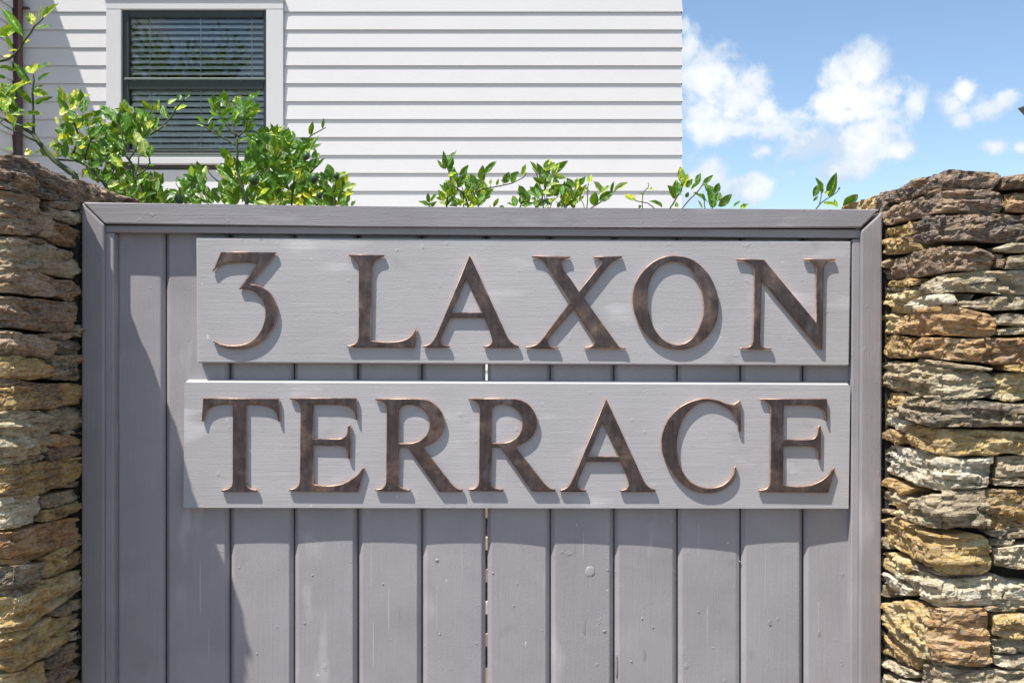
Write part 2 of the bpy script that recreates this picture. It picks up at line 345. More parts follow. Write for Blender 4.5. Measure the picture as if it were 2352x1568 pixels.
def stone(face, top, bot, mat, parent, res=0.0027, rough=1.0):
    """top / bot: polylines in unwrapped (u, z), same direction"""
    SEED[0] += 1; sd = SEED[0] * 13.37; rnd = random.Random(SEED[0])
    if (top[0][0] > top[-1][0]): top, bot = top[::-1], bot[::-1]
    Lm = sum(math.dist(a, b) for a, b in zip(top, top[1:])); Hm = sum(abs(a[1] - b[1]) for a, b in zip(resample(top, 7), resample(bot, 7))) / 7
    nu = max(6, int(Lm / res)); nv = max(5, int(Hm / res)); T = resample(top, nu + 1); B = resample(bot, nu + 1)
    rr = min(0.0035, Hm * 0.12); prot = rnd.uniform(-0.004, 0.006) * rough; bulge = rnd.uniform(0.0, 0.003) * rough
    tilt = rnd.uniform(-0.5, 0.5); lay = rnd.uniform(0.005, 0.011); amp = rnd.uniform(0.0045, 0.0085) * rough
    V = []
    for j in range(nv + 1):
        t = j / nv
        for i in range(nu + 1):
            s = i / nu
            u = B[i][0] + (T[i][0] - B[i][0]) * t; z = B[i][1] + (T[i][1] - B[i][1]) * t
            wob = noise.noise(Vector((u * 30, z * 30, sd))); wob2 = noise.noise(Vector((u * 90, z * 90, sd + 9)))
            eu = min(s, 1 - s) * Lm + 0.002 * wob; ez = min(t, 1 - t) * Hm + 0.0025 * wob
            ro = 0
            for e, r in ((eu, rr), (ez, rr * 0.8)):
                if e < r: q = 1 - max(0, e) / r; ro += r * (1 - math.sqrt(max(0, 1 - q * q)))
            lz = (z + tilt * 0.25 * u) / lay + 1.3 * noise.noise(Vector((u * 9, z * 5, sd)))
            k = math.floor(lz); fr = lz - k; fr = min(1, max(0, (fr - 0.42) / 0.16))
            l0 = noise.noise(Vector((u * 11, k * 5.17, sd))); l1 = noise.noise(Vector((u * 11, (k + 1) * 5.17, sd)))
            cell = noise.cell(Vector((u * 24 + 1.5 * wob, z * 50 + 1.2 * wob2 + tilt * u * 30, sd)))            # broken facets
            d = prot + bulge * 4 * t * (1 - t) + amp * (l0 + (l1 - l0) * fr) * 1.6 + 0.0035 * (cell - 0.5) * rough + 0.0014 * wob * rough + 0.0016 * wob2 * rough
            d += 0.0030 * rough * noise.noise(Vector((u * 45, z * 190 + tilt * u * 60, sd + 3))) + 0.0016 * rough * noise.noise(Vector((u * 150, z * 400, sd + 5)))
            p, n = face.at(u + 0.002 * wob2 * (1 if eu < 0.01 else 0), z + (0.0022 * wob if ez < 0.012 else 0))
            V.append(p + n * (d - ro))
    Fc = []
    w = nu + 1
    for j in range(nv):
        for i in range(nu):
            a = j * w + i; q = (a, a + 1, a + 1 + w, a + w); Fc.append(q if face.sg < 0 else q[::-1])
    ring = [i for i in range(w)] + [j * w + nu for j in range(1, nv + 1)] + [nv * w + i for i in range(nu - 1, -1, -1)] + [j * w for j in range(nv - 1, 0, -1)]
    cu = sum(p[0] for p in T + B) / (2 * w); cz = sum(p[1] for p in T + B) / (2 * w)
    base = len(V); UV = []
    for idx in ring:
        j, i = divmod(idx, w); t = j / nv
        u = B[i][0] + (T[i][0] - B[i][0]) * t; z = B[i][1] + (T[i][1] - B[i][1]) * t
        u += (cu - u) * 0.06; z += (cz - z) * 0.10; p, n = face.at(u, z); V.append(p - n * 0.05)
    m = len(ring)
    for k in range(m):
        q = (ring[k], base + k, base + (k + 1) % m, ring[(k + 1) % m]); Fc.append(q if face.sg < 0 else q[::-1])
    back = tuple(base + k for k in range(m)); Fc.append(back[::-1] if face.sg < 0 else back)
    return mesh('stone', V, Fc, M[mat], parent, False)
FL, FR = Face(-0.680), Face(0.585)
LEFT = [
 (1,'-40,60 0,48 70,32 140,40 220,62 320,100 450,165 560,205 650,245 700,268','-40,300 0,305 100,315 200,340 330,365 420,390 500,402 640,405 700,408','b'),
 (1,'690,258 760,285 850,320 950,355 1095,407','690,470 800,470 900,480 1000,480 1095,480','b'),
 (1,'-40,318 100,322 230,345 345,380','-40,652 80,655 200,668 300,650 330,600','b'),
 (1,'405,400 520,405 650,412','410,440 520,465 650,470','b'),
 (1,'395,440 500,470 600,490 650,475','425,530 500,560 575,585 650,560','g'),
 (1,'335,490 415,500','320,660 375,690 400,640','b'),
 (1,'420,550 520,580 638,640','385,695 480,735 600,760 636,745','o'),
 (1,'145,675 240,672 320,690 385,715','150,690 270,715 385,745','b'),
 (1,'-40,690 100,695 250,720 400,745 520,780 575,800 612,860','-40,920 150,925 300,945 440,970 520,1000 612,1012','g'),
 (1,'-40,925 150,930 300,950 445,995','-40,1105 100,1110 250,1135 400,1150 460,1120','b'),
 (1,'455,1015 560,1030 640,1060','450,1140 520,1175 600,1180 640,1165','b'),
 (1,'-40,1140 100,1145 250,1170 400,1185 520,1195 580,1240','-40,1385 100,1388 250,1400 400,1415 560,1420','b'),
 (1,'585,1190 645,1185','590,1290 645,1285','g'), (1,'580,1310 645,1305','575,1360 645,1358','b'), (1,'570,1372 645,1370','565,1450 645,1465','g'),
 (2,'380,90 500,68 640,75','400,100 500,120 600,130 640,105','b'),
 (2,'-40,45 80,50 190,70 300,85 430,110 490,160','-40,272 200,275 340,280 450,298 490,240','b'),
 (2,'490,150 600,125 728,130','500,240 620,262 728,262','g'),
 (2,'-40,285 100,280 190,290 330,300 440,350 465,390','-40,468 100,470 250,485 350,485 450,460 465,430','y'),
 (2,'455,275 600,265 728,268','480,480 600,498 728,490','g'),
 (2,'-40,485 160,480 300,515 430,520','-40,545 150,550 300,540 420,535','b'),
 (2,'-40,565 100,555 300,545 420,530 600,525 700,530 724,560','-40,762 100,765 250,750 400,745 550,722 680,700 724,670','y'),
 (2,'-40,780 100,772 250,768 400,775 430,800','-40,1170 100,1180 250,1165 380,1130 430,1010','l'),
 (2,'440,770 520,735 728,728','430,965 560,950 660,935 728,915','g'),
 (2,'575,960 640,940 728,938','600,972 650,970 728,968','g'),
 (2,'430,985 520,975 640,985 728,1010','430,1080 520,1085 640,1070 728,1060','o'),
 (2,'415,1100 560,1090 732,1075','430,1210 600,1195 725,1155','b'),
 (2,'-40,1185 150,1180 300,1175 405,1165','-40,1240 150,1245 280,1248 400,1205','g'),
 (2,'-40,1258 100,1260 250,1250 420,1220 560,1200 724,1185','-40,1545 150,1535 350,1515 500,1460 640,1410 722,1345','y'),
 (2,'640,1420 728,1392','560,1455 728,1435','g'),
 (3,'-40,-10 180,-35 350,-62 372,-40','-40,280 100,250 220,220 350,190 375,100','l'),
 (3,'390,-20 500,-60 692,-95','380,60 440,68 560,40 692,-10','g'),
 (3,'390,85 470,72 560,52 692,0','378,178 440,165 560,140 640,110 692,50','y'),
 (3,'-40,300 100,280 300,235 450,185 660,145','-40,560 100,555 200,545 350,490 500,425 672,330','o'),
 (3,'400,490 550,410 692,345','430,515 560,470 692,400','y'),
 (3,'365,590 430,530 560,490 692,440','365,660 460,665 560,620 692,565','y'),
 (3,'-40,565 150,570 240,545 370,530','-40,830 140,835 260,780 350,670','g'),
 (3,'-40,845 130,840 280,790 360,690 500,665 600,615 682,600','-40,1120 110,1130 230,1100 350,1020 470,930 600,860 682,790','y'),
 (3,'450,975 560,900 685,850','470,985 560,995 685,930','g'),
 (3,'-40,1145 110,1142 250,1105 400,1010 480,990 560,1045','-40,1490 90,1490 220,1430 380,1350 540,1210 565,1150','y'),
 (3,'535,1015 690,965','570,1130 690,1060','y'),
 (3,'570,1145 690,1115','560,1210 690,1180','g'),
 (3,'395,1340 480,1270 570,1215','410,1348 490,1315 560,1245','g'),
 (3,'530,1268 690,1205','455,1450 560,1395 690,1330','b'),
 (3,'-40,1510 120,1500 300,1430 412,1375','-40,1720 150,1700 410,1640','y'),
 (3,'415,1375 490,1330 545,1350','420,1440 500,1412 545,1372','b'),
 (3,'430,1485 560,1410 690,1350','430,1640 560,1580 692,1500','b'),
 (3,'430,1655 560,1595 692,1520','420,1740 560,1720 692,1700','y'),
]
RIGHT = [
 (4,'-70,452 0,430 60,405 185,355','-70,520 0,525 90,530 185,530','y'), (4,'188,352 240,322 296,322','185,530 240,530 290,530','b'),
 (4,'290,340 420,270 550,215 700,180 780,160 950,168 1100,175 1170,178 1200,200','290,410 400,400 520,355 600,320 720,295 900,290 1140,292 1190,240','b'),
 (4,'1205,210 1300,200 1420,185','1200,300 1300,300 1420,298','b'),
 (4,'262,490 350,430 470,388','272,590 380,565 455,530','b'),
 (4,'462,425 560,362 660,312 720,302 900,307 1050,312 1180,332 1215,372','450,545 560,520 620,500 750,485 900,490 1100,497 1190,490 1220,440','b'),
 (4,'1225,345 1320,335 1420,330','1235,480 1320,485 1420,490','o'),
 (4,'280,620 380,592 465,558 495,600','278,825 400,805 500,775 490,690','y'),
 (4,'480,562 555,548','492,640 530,610','b'),
 (4,'560,560 600,525 720,510 900,505 1100,503 1250,515 1420,508','510,725 600,735 750,700 850,710 1000,712 1200,718 1420,720','b'),
 (4,'345,860 450,810 600,775 750,757 900,752 1000,762 1100,795 1150,820','345,1005 450,1000 560,985 700,945 900,945 1090,945 1155,920','b'),
 (4,'1125,775 1250,738 1420,732','1140,790 1280,797 1420,800','g'), (4,'1240,840 1420,818','1215,925 1420,925','g'), (4,'1160,812 1232,818','1165,915 1205,922','b'),
 (4,'260,850 338,862','262,925 325,930','b'), (4,'260,940 320,942','262,1005 320,1012','g'),
 (4,'305,1030 400,1008 540,1012','310,1075 420,1080 530,1050','y'),
 (4,'545,1050 620,1010 720,982 900,967 1100,942 1250,940 1420,950','540,1125 620,1130 750,1115 900,1110 1100,1115 1250,1130 1420,1140','g'),
 (4,'262,1080 400,1085 530,1078','268,1100 400,1103 525,1100','g'),
 (4,'270,1112 400,1108 512,1102','266,1275 380,1280 470,1260','y'),
 (4,'470,1200 540,1150 650,1135 780,1128 845,1150','470,1235 600,1240 700,1200 800,1205 850,1190','l'),
 (4,'860,1180 1000,1192 1100,1152 1250,1142 1420,1160','870,1220 1000,1245 1150,1250 1420,1240','g'),
 (4,'256,1298 330,1292 385,1332','256,1430 360,1435','y'),
 (4,'390,1312 480,1262 600,1230 700,1215 850,1228 1000,1262 1100,1287 1160,1312','358,1440 500,1450 700,1445 900,1455 1100,1465 1150,1440','o'),
 (4,'1165,1310 1250,1287 1420,1292','1155,1370 1280,1375 1420,1375','g'), (4,'1150,1400 1280,1390 1420,1395','1150,1435 1280,1442 1420,1440','g'),
 (5,'288,110 400,92 545,130','288,295 420,295 545,290','y'),
 (5,'548,170 640,117 800,117 1000,120 1220,120','560,280 700,290 850,305 1000,315 1215,335','o'),
 (5,'1224,120 1400,122 1620,120','1222,336 1330,350 1620,345','o'),
 (5,'620,300 900,333 1270,382','620,345 900,372 1250,400','g'),
 (5,'296,328 500,337 650,352 850,377 1000,382 1150,402 1260,442 1342,500','296,580 450,590 600,635 720,655 900,660 1100,660 1200,650 1300,600','l'),
 (5,'1335,445 1420,428 1620,437','1272,660 1400,685 1480,680 1620,640','y'),
 (5,'1390,370 1500,354 1620,362','1400,400 1500,415 1620,405','y'),
 (5,'286,615 420,607 515,650','286,730 400,750 470,750','y'), (5,'550,645 640,640','545,680 600,668','l'),
 (5,'480,700 560,672 700,670 900,667 1100,672 1250,692 1400,702 1620,707','470,780 560,840 700,890 800,912 1000,905 1200,910 1300,905 1620,915','g'),
 (5,'286,755 370,772','284,910 335,900','l'), (5,'390,800 470,775','400,825 470,835','g'),
 (5,'345,842 450,827 545,880','345,890 440,930 498,958','l'),
 (5,'512,920 580,892 700,922 820,937 1000,942 1200,947 1400,957 1620,967','482,1055 600,1100 730,1150 900,1165 1100,1165 1300,1170 1420,1145 1620,1165','y'),
 (5,'305,980 380,937 500,978','310,1010 390,1040 430,1070 485,1052','y'),
 (5,'284,1087 400,1082 560,1112 700,1167 850,1187 1000,1192 1150,1197 1308,1187','274,1310 450,1370 600,1430 750,1470 900,1475 1100,1470 1250,1445 1300,1260','l'),
 (5,'1350,1192 1450,1182 1620,1172','1330,1365 1450,1365 1620,1350','g'), (5,'1295,1387 1620,1377','1320,1430 1450,1445 1620,1440','g'),
 (5,'276,1342 400,1395 560,1470','276,1435 400,1500 470,1540','y'), (5,'276,1458 400,1520','276,1600 400,1610','l'), (5,'415,1490 560,1560','420,1560 550,1600','l'),
 (6,'268,62 400,100','268,92 400,125','b'), (6,'388,18 480,12 548,65','405,110 470,160 540,180','y'),
 (6,'562,0 700,-58 900,-78 1180,-88','552,170 650,215 760,240 850,243 950,230 1178,245','l'), (6,'1184,-85 1400,-88 1620,-85','1182,245 1400,245 1620,245','y'),
 (6,'325,172 400,147 520,192 620,252 750,302 900,302 1050,282 1150,312 1205,352','345,370 450,440 600,530 750,610 850,635 1000,635 1150,640 1235,590','y'),
 (6,'1180,272 1300,257 1620,257','1200,300 1300,330 1620,330','g'), (6,'1220,345 1450,342','1230,395 1400,405','g'), (6,'1242,430 1450,392 1620,372','1240,560 1400,585 1620,590','g'),
 (6,'268,320 340,312','268,400 350,420','g'),
 (6,'268,442 380,452 500,522 535,592','268,560 400,640 430,665 480,650','y'), (6,'515,530 640,590 770,640','545,585 660,610 760,660','g'),
 (6,'262,637 320,622 430,702 548,772','264,662 350,722 400,800 535,810','l'), (6,'264,700 330,740','266,800 330,830','g'),
 (6,'440,652 560,592 650,632 760,692 900,692 1050,682 1180,662 1280,642 1400,702 1620,742','430,680 520,760 620,850 720,915 900,915 1100,910 1300,900 1620,890','l'),
 (6,'305,880 400,872 520,857 640,902 700,925','310,1060 420,1160 550,1290 650,1350 730,1370','y'),
 (6,'706,928 760,932 900,932 1050,932 1140,927 1170,960','735,1370 800,1385 1000,1410 1150,1420 1220,1390','o'),
 (6,'1155,930 1300,907 1620,902','1170,945 1300,958 1620,945','g'), (6,'1232,992 1400,977 1620,977','1235,1150 1400,1185 1620,1190','y'),
 (6,'1228,1200 1400,1205 1620,1205','1235,1310 1400,1320 1620,1325','g'), (6,'1235,1335 1400,1345 1620,1345','1240,1400 1400,1445 1620,1450','l'),
 (6,'268,1095 340,1112 500,1242 608,1372','264,1290 400,1370 560,1450 608,1400','y'),
 (6,'266,1347 400,1412 585,1500','266,1400 400,1490 520,1525','l'), (6,'640,1370 760,1400','660,1400 740,1412','g'),
 (6,'622,1442 680,1407 850,1442 1000,1472 1240,1452 1620,1472','612,1730 1000,1740 1620,1740','l'),
 (6,'266,1450 400,1530 590,1570','266,1720 400,1730 590,1740','l'),
]
def build_wall(face, specs, loc, label):
    root = thing('stone_wall', loc, label, 'stone wall', 'dry stone walls flanking the gate')
    for (z, a, b, m) in specs:
        A = [face.from_px(*to_disp(z, p)) for p in pl(a)]; B = [face.from_px(*to_disp(z, p)) for p in pl(b)]
        stone(face, [(u, z_ + 0.0006) for u, z_ in A], [(u, z_ - 0.0006) for u, z_ in B], m, root)      # neighbours nearly touch
    # stones past the edge of the picture: below, and further along the front
    rn = random.Random(3 if face.sg < 0 else 4)
    def rows(u0, u1, z0, z1):
        z = z0; r = 0
        bed = lambda u, zz: zz + (0.014 * noise.noise(Vector((u * 5, zz * 9, 3.3 * face.sg))) if z0 + 0.02 < zz < z1 - 0.02 else 0)     # wavy beds
        while z < z1 - 0.02:
            h = min(rn.uniform(0.032, 0.085), z1 - z); u = u0
            if z1 - z - h < 0.03: h = z1 - z
            while u < u1 - 0.02:
                l = min(rn.choice((0.09, 0.15, 0.21, 0.27, 0.34)) * rn.uniform(0.85, 1.15), u1 - u)
                if u1 - u - l < 0.07: l = u1 - u
                q = [u + .002 + (l - .004) * k / 5 for k in range(6)]; sl = rn.uniform(-0.006, 0.006); sr = rn.uniform(-0.006, 0.006); j = lambda: rn.uniform(-0.003, 0.001)
                top = [(x, bed(x, z + h) + j()) for x in q]; bot = [(x, bed(x, z) - j()) for x in q]
                if h > 0.065 and l < 0.2 and rn.random() < 0.5:      # two thin stones instead of one thick
                    f = rn.uniform(0.35, 0.65); mid = [(x, bo[1] + (tp[1] - bo[1]) * f + j()) for x, tp, bo in zip(q, top, bot)]
                    stone(face, top, [(x, y + .003) for x, y in mid], rn.choice('ggylyob'), root, 0.008); stone(face, mid, bot, rn.choice('ggylyob'), root, 0.008)
                else: stone(face, top, bot, rn.choice('ggylyob'), root, 0.008)
                u += l
            z += h; r += 1
    rows(-0.75, 0.195, 0.0, 0.885); rows(-0.75, -0.055 if face.sg < 0 else -0.149, 0.885, 1.69)
    sg = face.sg; c = 0.047; xr = face.xr
    xs = sorted((xr + sg * c, xr + sg * 0.74))
    bm = bmesh.new(); bm_box(bm, (xs[0], -WD + c, 0), (xs[1], 0.25, 1.672))
    from_bm('wall_core', bm, M['core'], root)
    xs = sorted((xr + sg * 0.001 if sg < 0 else xr + 0.001, xr + sg * (c + 0.002)))
    box('wall_core', (xs[0], 0.006, 0.0), (xs[1], 0.248, 1.655), M['core'], root)
    return root
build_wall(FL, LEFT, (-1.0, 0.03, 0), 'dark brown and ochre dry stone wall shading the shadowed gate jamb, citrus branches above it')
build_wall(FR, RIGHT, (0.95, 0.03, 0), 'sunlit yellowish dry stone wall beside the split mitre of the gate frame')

# ------------------------------------------------------------------ gate frame and gate
YF, YS, YP, YB = 0.0, 0.0075, 0.025, 0.0065      # frame face, inner strip, palings, sign faces
gf = thing('gateway', (0, 0.03, 0), 'mitred grey painted timber frame around the gate, butting the stone walls', 'gate frame')
def quad(pts, Y): return [px(x, y, Y) for x, y in pts]
prism('head', quad([(189,464),(500,469),(804,473.5),(1210,477),(1608,479),(2021,480.5),(1978.5,523),(1608,522.5),(1210,521.5),(804,519.5),(240,514)], YF), 0.045, M['frame_h'], gf, 0.0022)
def down(x, y, Y, zb=0.02):
    p = px(x, y, Y); p.z = zb; return p
prism('jamb', [px(187.5, 464.5, YF), px(239, 515.5, YF), down(237, 1568, YF), down(184, 1568, YF)], 0.045, M['frame_v'], gf, 0.0028)
prism('jamb', [px(2027, 485.5, YF), down(2020, 1568, YF), down(1969, 1568, YF), px(1978.5, 530, YF)], 0.045, M['frame_v'], gf, 0.0028)

gate = thing('gate', (0, 0.03, 0), 'mauve grey timber gate with vertical palings and narrow dark gaps', 'gate')
prism('top_rail', quad([(243,517.5),(1976,527),(1977,547),(243,533.5)], YS), 0.035, M['paint_h'], gate, 0.0016)
prism('stile', [px(242, 534.5, YS), px(261.5, 534.5, YS), down(260, 1568, YS, 0.06), down(240.5, 1568, YS, 0.06)], 0.035, M['paint_v'], gate, 0.0018)
prism('stile', [px(1957.5, 549, YS), px(1975.5, 549, YS), down(1967, 1568, YS, 0.06), down(1949, 1568, YS, 0.06)], 0.035, M['paint_v'], gate, 0.0018)
# palings: joints in display px, then how far each edge stands proud (mm)
J = [262, 379, 527, 674.5, 822, 969, 1116.8, 1264, 1411, 1556.5, 1702, 1846, 1960]
PR = [(0,0),(0,0),(0,.3),(.2,2.0),(.8,.2),(-.2,.6),(1.2,-1.2),(.4,-.2),(0,-2.0),(-1.4,-4.0),(-.1,1.4),(-1.0,2.0)]
for i in range(12):
    xa, xb = px(J[i], 0, YP).x, px(J[i + 1], 0, YP).x
    gl = 0.0016 if i != 6 else 0.0018; gr = 0.0016 if i != 5 else 0.0018
    xa += gl; xb -= gr
    pa, pb = YP - PR[i][0] / 1000, YP - PR[i][1] / 1000
    w, dp = 0.0058, 0.0062
    prof = [(xa, YP + dp), (xa + w, pa)] 
    for k in (1, 2, 3):
        f = k / 4; prof.append((xa + w + (xb - xa - 2 * w) * f, pa + (pb - pa) * f - 0.0004 * math.sin(f * math.pi)))
    prof += [(xb - w, pb), (xb, YP + dp)]
    if i != 5: prof += [(xb, YP + 0.0145), (xb + 0.006, YP + 0.0145), (xb + 0.006, YP + 0.018), (xb, YP + 0.018)]
    prof += [(xb, YP + 0.021), (xa, YP + 0.021)]
    zt = px(0, 533 + i * 1.1, YP).z; zb = 0.07; n = len(prof)
    jt = random.Random(i); sk = jt.uniform(-0.0006, 0.0006)
    bm = bmesh.new(); a = [bm.verts.new((x, y, zb)) for x, y in prof]; b = [bm.verts.new((x + sk, y, zt)) for x, y in prof]
    for k in range(n): bm.faces.new((a[k], a[(k + 1) % n], b[(k + 1) % n], b[k]))
    bm.faces.new(a[::-1]); bm.faces.new(b)
    es = [e for e in bm.edges if abs(e.verts[0].co.z - e.verts[1].co.z) > 0.5 and any(abs(e.verts[0].co.x - x) < 1e-5 + 0.0007 and e.verts[0].co.y < YP + 0.004 for x in (xa + w, xb - w))]
    bmesh.ops.bevel(bm, geom=es, offset=0.0014, segments=2, affect='EDGES', profile=0.5)
    from_bm('paling', bm, M['paint_v'], gate)
for z0, z1 in ((1.50, 1.632), (0.16, 0.26)):
    box('ledge', (px(262, 0, YP).x, YP + 0.022, z0), (px(1960, 0, YP).x, YP + 0.057, z1), M['paint_h'], gate, 0.002)
# paint knots and lumps that stand on the palings
def knot(x, y, r, mat=M['paint_v'], ry=None, h=0.0012):
    bm = bmesh.new(); c = px(x, y, YP); rr = r / 1470
    for i in range(12):
        if J[i] <= x < J[i + 1]:
            f = (x - J[i]) / (J[i + 1] - J[i]); c.y = YP - (PR[i][0] + (PR[i][1] - PR[i][0]) * f) / 1000 - 0.0004 * math.sin(f * math.pi) + 0.0001
    bmesh.ops.create_uvsphere(bm, u_segments=12, v_segments=6, radius=1.0)
    for v in bm.verts:
        q = v.co.copy(); wv = 1 + 0.18 * noise.noise(q * 1.7 + Vector((x, y, 0))); v.co = c + Vector((q.x * rr * wv, q.y * h, q.z * (ry or r) / 1470 * wv))
    from_bm('paint_lump', bm, mat, gate, True)
t = NT('knot_paint'); M['knotp'] = t.set(Base_Color=t.mix(t.noise(t.coord(), 120, 4), (0.33, 0.31, 0.325, 1), (0.39, 0.37, 0.38, 1)), Roughness=0.6)
t = NT('scuff_pale'); M['scuff'] = t.set(Base_Color=t.mix(t.noise(t.coord(), 90, 4), tuple(c * 1.12 for c in GATE[:3]) + (1,), tuple(c * 1.5 for c in GATE[:3]) + (1,)), Roughness=0.6)
t = NT('scuff_dark'); M['smear'] = t.set(Base_Color=t.mix(t.noise(t.coord(), 90, 4), tuple(c * 0.80 for c in GATE[:3]) + (1,), tuple(c * 0.9 for c in GATE[:3]) + (1,)), Roughness=0.6)
for x, y, r, ry in ((853, 1300, 1.2, 70), (893, 1400, 2.0, 62), (858, 1480, 1.4, 60), (1062, 1300, 1.0, 50), (1004, 1400, 1.2, 60), (740, 1500, 1.2, 40), (460, 1350, 2.0, 70), (480, 1480, 1.2, 50), (1340, 1250, 1.0, 40), (1605, 1240, 1.6, 60), (1625, 1440, 1.4, 50), (1758, 1330, 1.0, 80), (1880, 1420, 1.0, 40), (1208, 1480, 3, 8)): knot(x, y, r, M['scuff'], ry, 0.0002)
for x, y, r, ry in ((1574, 1445, 2.4, 30), (1320, 1255, 4, 26), (1342, 1440, 4, 22), (1480, 1505, 5, 16), (1416, 1530, 3, 30), (1770, 1430, 6, 9), (1882, 1455, 4, 8)): knot(x, y, r, M['smear'], ry, 0.0002)
knot(1355, 1312, 12, M['knotp'], 13, 0.0007)
for x, y, r, ry in ((1132, 1315, 3, 3), (1004, 1286, 5, 4), (636, 1198, 3, 2), (1388, 1449, 4, 3), (1450, 1518, 3, 2), (1475, 1420, 2, 3), (1396, 1308, 2, 2), (880, 1340, 2, 2), (718, 1320, 2, 2), (1010, 1455, 2, 2), (700, 1430, 2, 2), (1700, 1290, 2, 2), (1500, 1440, 2, 2), (1180, 1390, 1.6, 2), (1605, 1405, 2, 2), (590, 1500, 2, 2)):
    knot(x, y, r, M['paint_v'], ry, 0.0012)

# ------------------------------------------------------------------ the two name boards with bronze letters
ZL = {'A': (750, 920, 2352 / 1350), 'B': (2050, 920, 1.68), 'C': (700, 1480, 1.68), 'D': (2050, 1480, 1.68)}
def parse(s):
    out = []
    for q in s.split():
        c = q.endswith('c'); a, b = q.rstrip('c').split(','); out.append((float(a), float(b), c))
    return out
def outline(s):
    """points; 'c' marks a corner, other points are joined by a smooth curve"""
    P = parse(s); n = len(P); out = []
    for i in range(n):
        p0, p1, p2, p3 = P[i - 1], P[i], P[(i + 1) % n], P[(i + 2) % n]
        out.append((p1[0], p1[1]))
        if p1[2] and p2[2]: continue
        a = p1 if p1[2] else p0; d = p2 if p2[2] else p3
        t1 = ((p2[0] - a[0]) / 2, (p2[1] - a[1]) / 2); t2 = ((d[0] - p1[0]) / 2, (d[1] - p1[1]) / 2)
        l = math.hypot(p2[0] - p1[0], p2[1] - p1[1])
        for t_, lim in ((t1, l), (t2, l)): pass
        def clampv(v):
            m = math.hypot(*v); return v if m <= l or m == 0 else (v[0] * l / m, v[1] * l / m)
        t1, t2 = clampv(t1), clampv(t2)
        k = max(2, min(8, int(l / 14)))
        for j in range(1, k):
            t = j / k; h1, h2, h3, h4 = 2*t**3 - 3*t**2 + 1, -2*t**3 + 3*t**2, t**3 - 2*t**2 + t, t**3 - t**2
            out.append((h1*p1[0] + h2*p2[0] + h3*t1[0] + h4*t2[0], h1*p1[1] + h2*p2[1] + h3*t1[1] + h4*t2[1]))
    return out
def letter(zoom, paths, parent, shift=(0, 0)):
    x0, y0, sc = ZL[zoom]; th = 0.0056
    cu = bpy.data.curves.new('letter', 'CURVE'); cu.dimensions = '2D'; cu.fill_mode = 'BOTH'
    cu.extrude = th / 2 - 0.0017; cu.bevel_depth = 0.0017; cu.bevel_resolution = 3; cu.offset = -0.0017
    for s in paths:
        pts = [px((x0 + x / sc + shift[0]) / 1.7415, (y0 + y / sc + shift[1]) / 1.7415, YB - th) for x, y in outline(s)]
        sp = cu.splines.new('POLY'); sp.points.add(len(pts) - 1); sp.use_cyclic_u = True
        for q, p in zip(sp.points, pts): q.co = (p.x, p.z, 0, 1)
    o = bpy.data.objects.new('tmp', cu); COL.objects.link(o)
    me = bpy.data.meshes.new_from_object(o.evaluated_get(bpy.context.evaluated_depsgraph_get()))
    bpy.data.objects.remove(o); bpy.data.curves.remove(cu)
    me.transform(Matrix(((1, 0, 0, 0), (0, 0, -1, YB - 0.0008 - th / 2), (0, 1, 0, 0), (0, 0, 0, 1))))
    me.name = 'letter'; me.materials.clear(); me.materials.append(M['bronze'])
    bm = bmesh.new(); bm.from_mesh(me); bmesh.ops.remove_doubles(bm, verts=bm.verts[:], dist=1e-6); bmesh.ops.recalc_face_normals(bm, faces=bm.faces); bm.to_mesh(me); bm.free()
    me.polygons.foreach_set('use_smooth', [abs(p.normal.y) < 0.999 for p in me.polygons])
    lo = bpy.data.objects.new('letter', me); COL.objects.link(lo); adopt(lo, parent); return lo
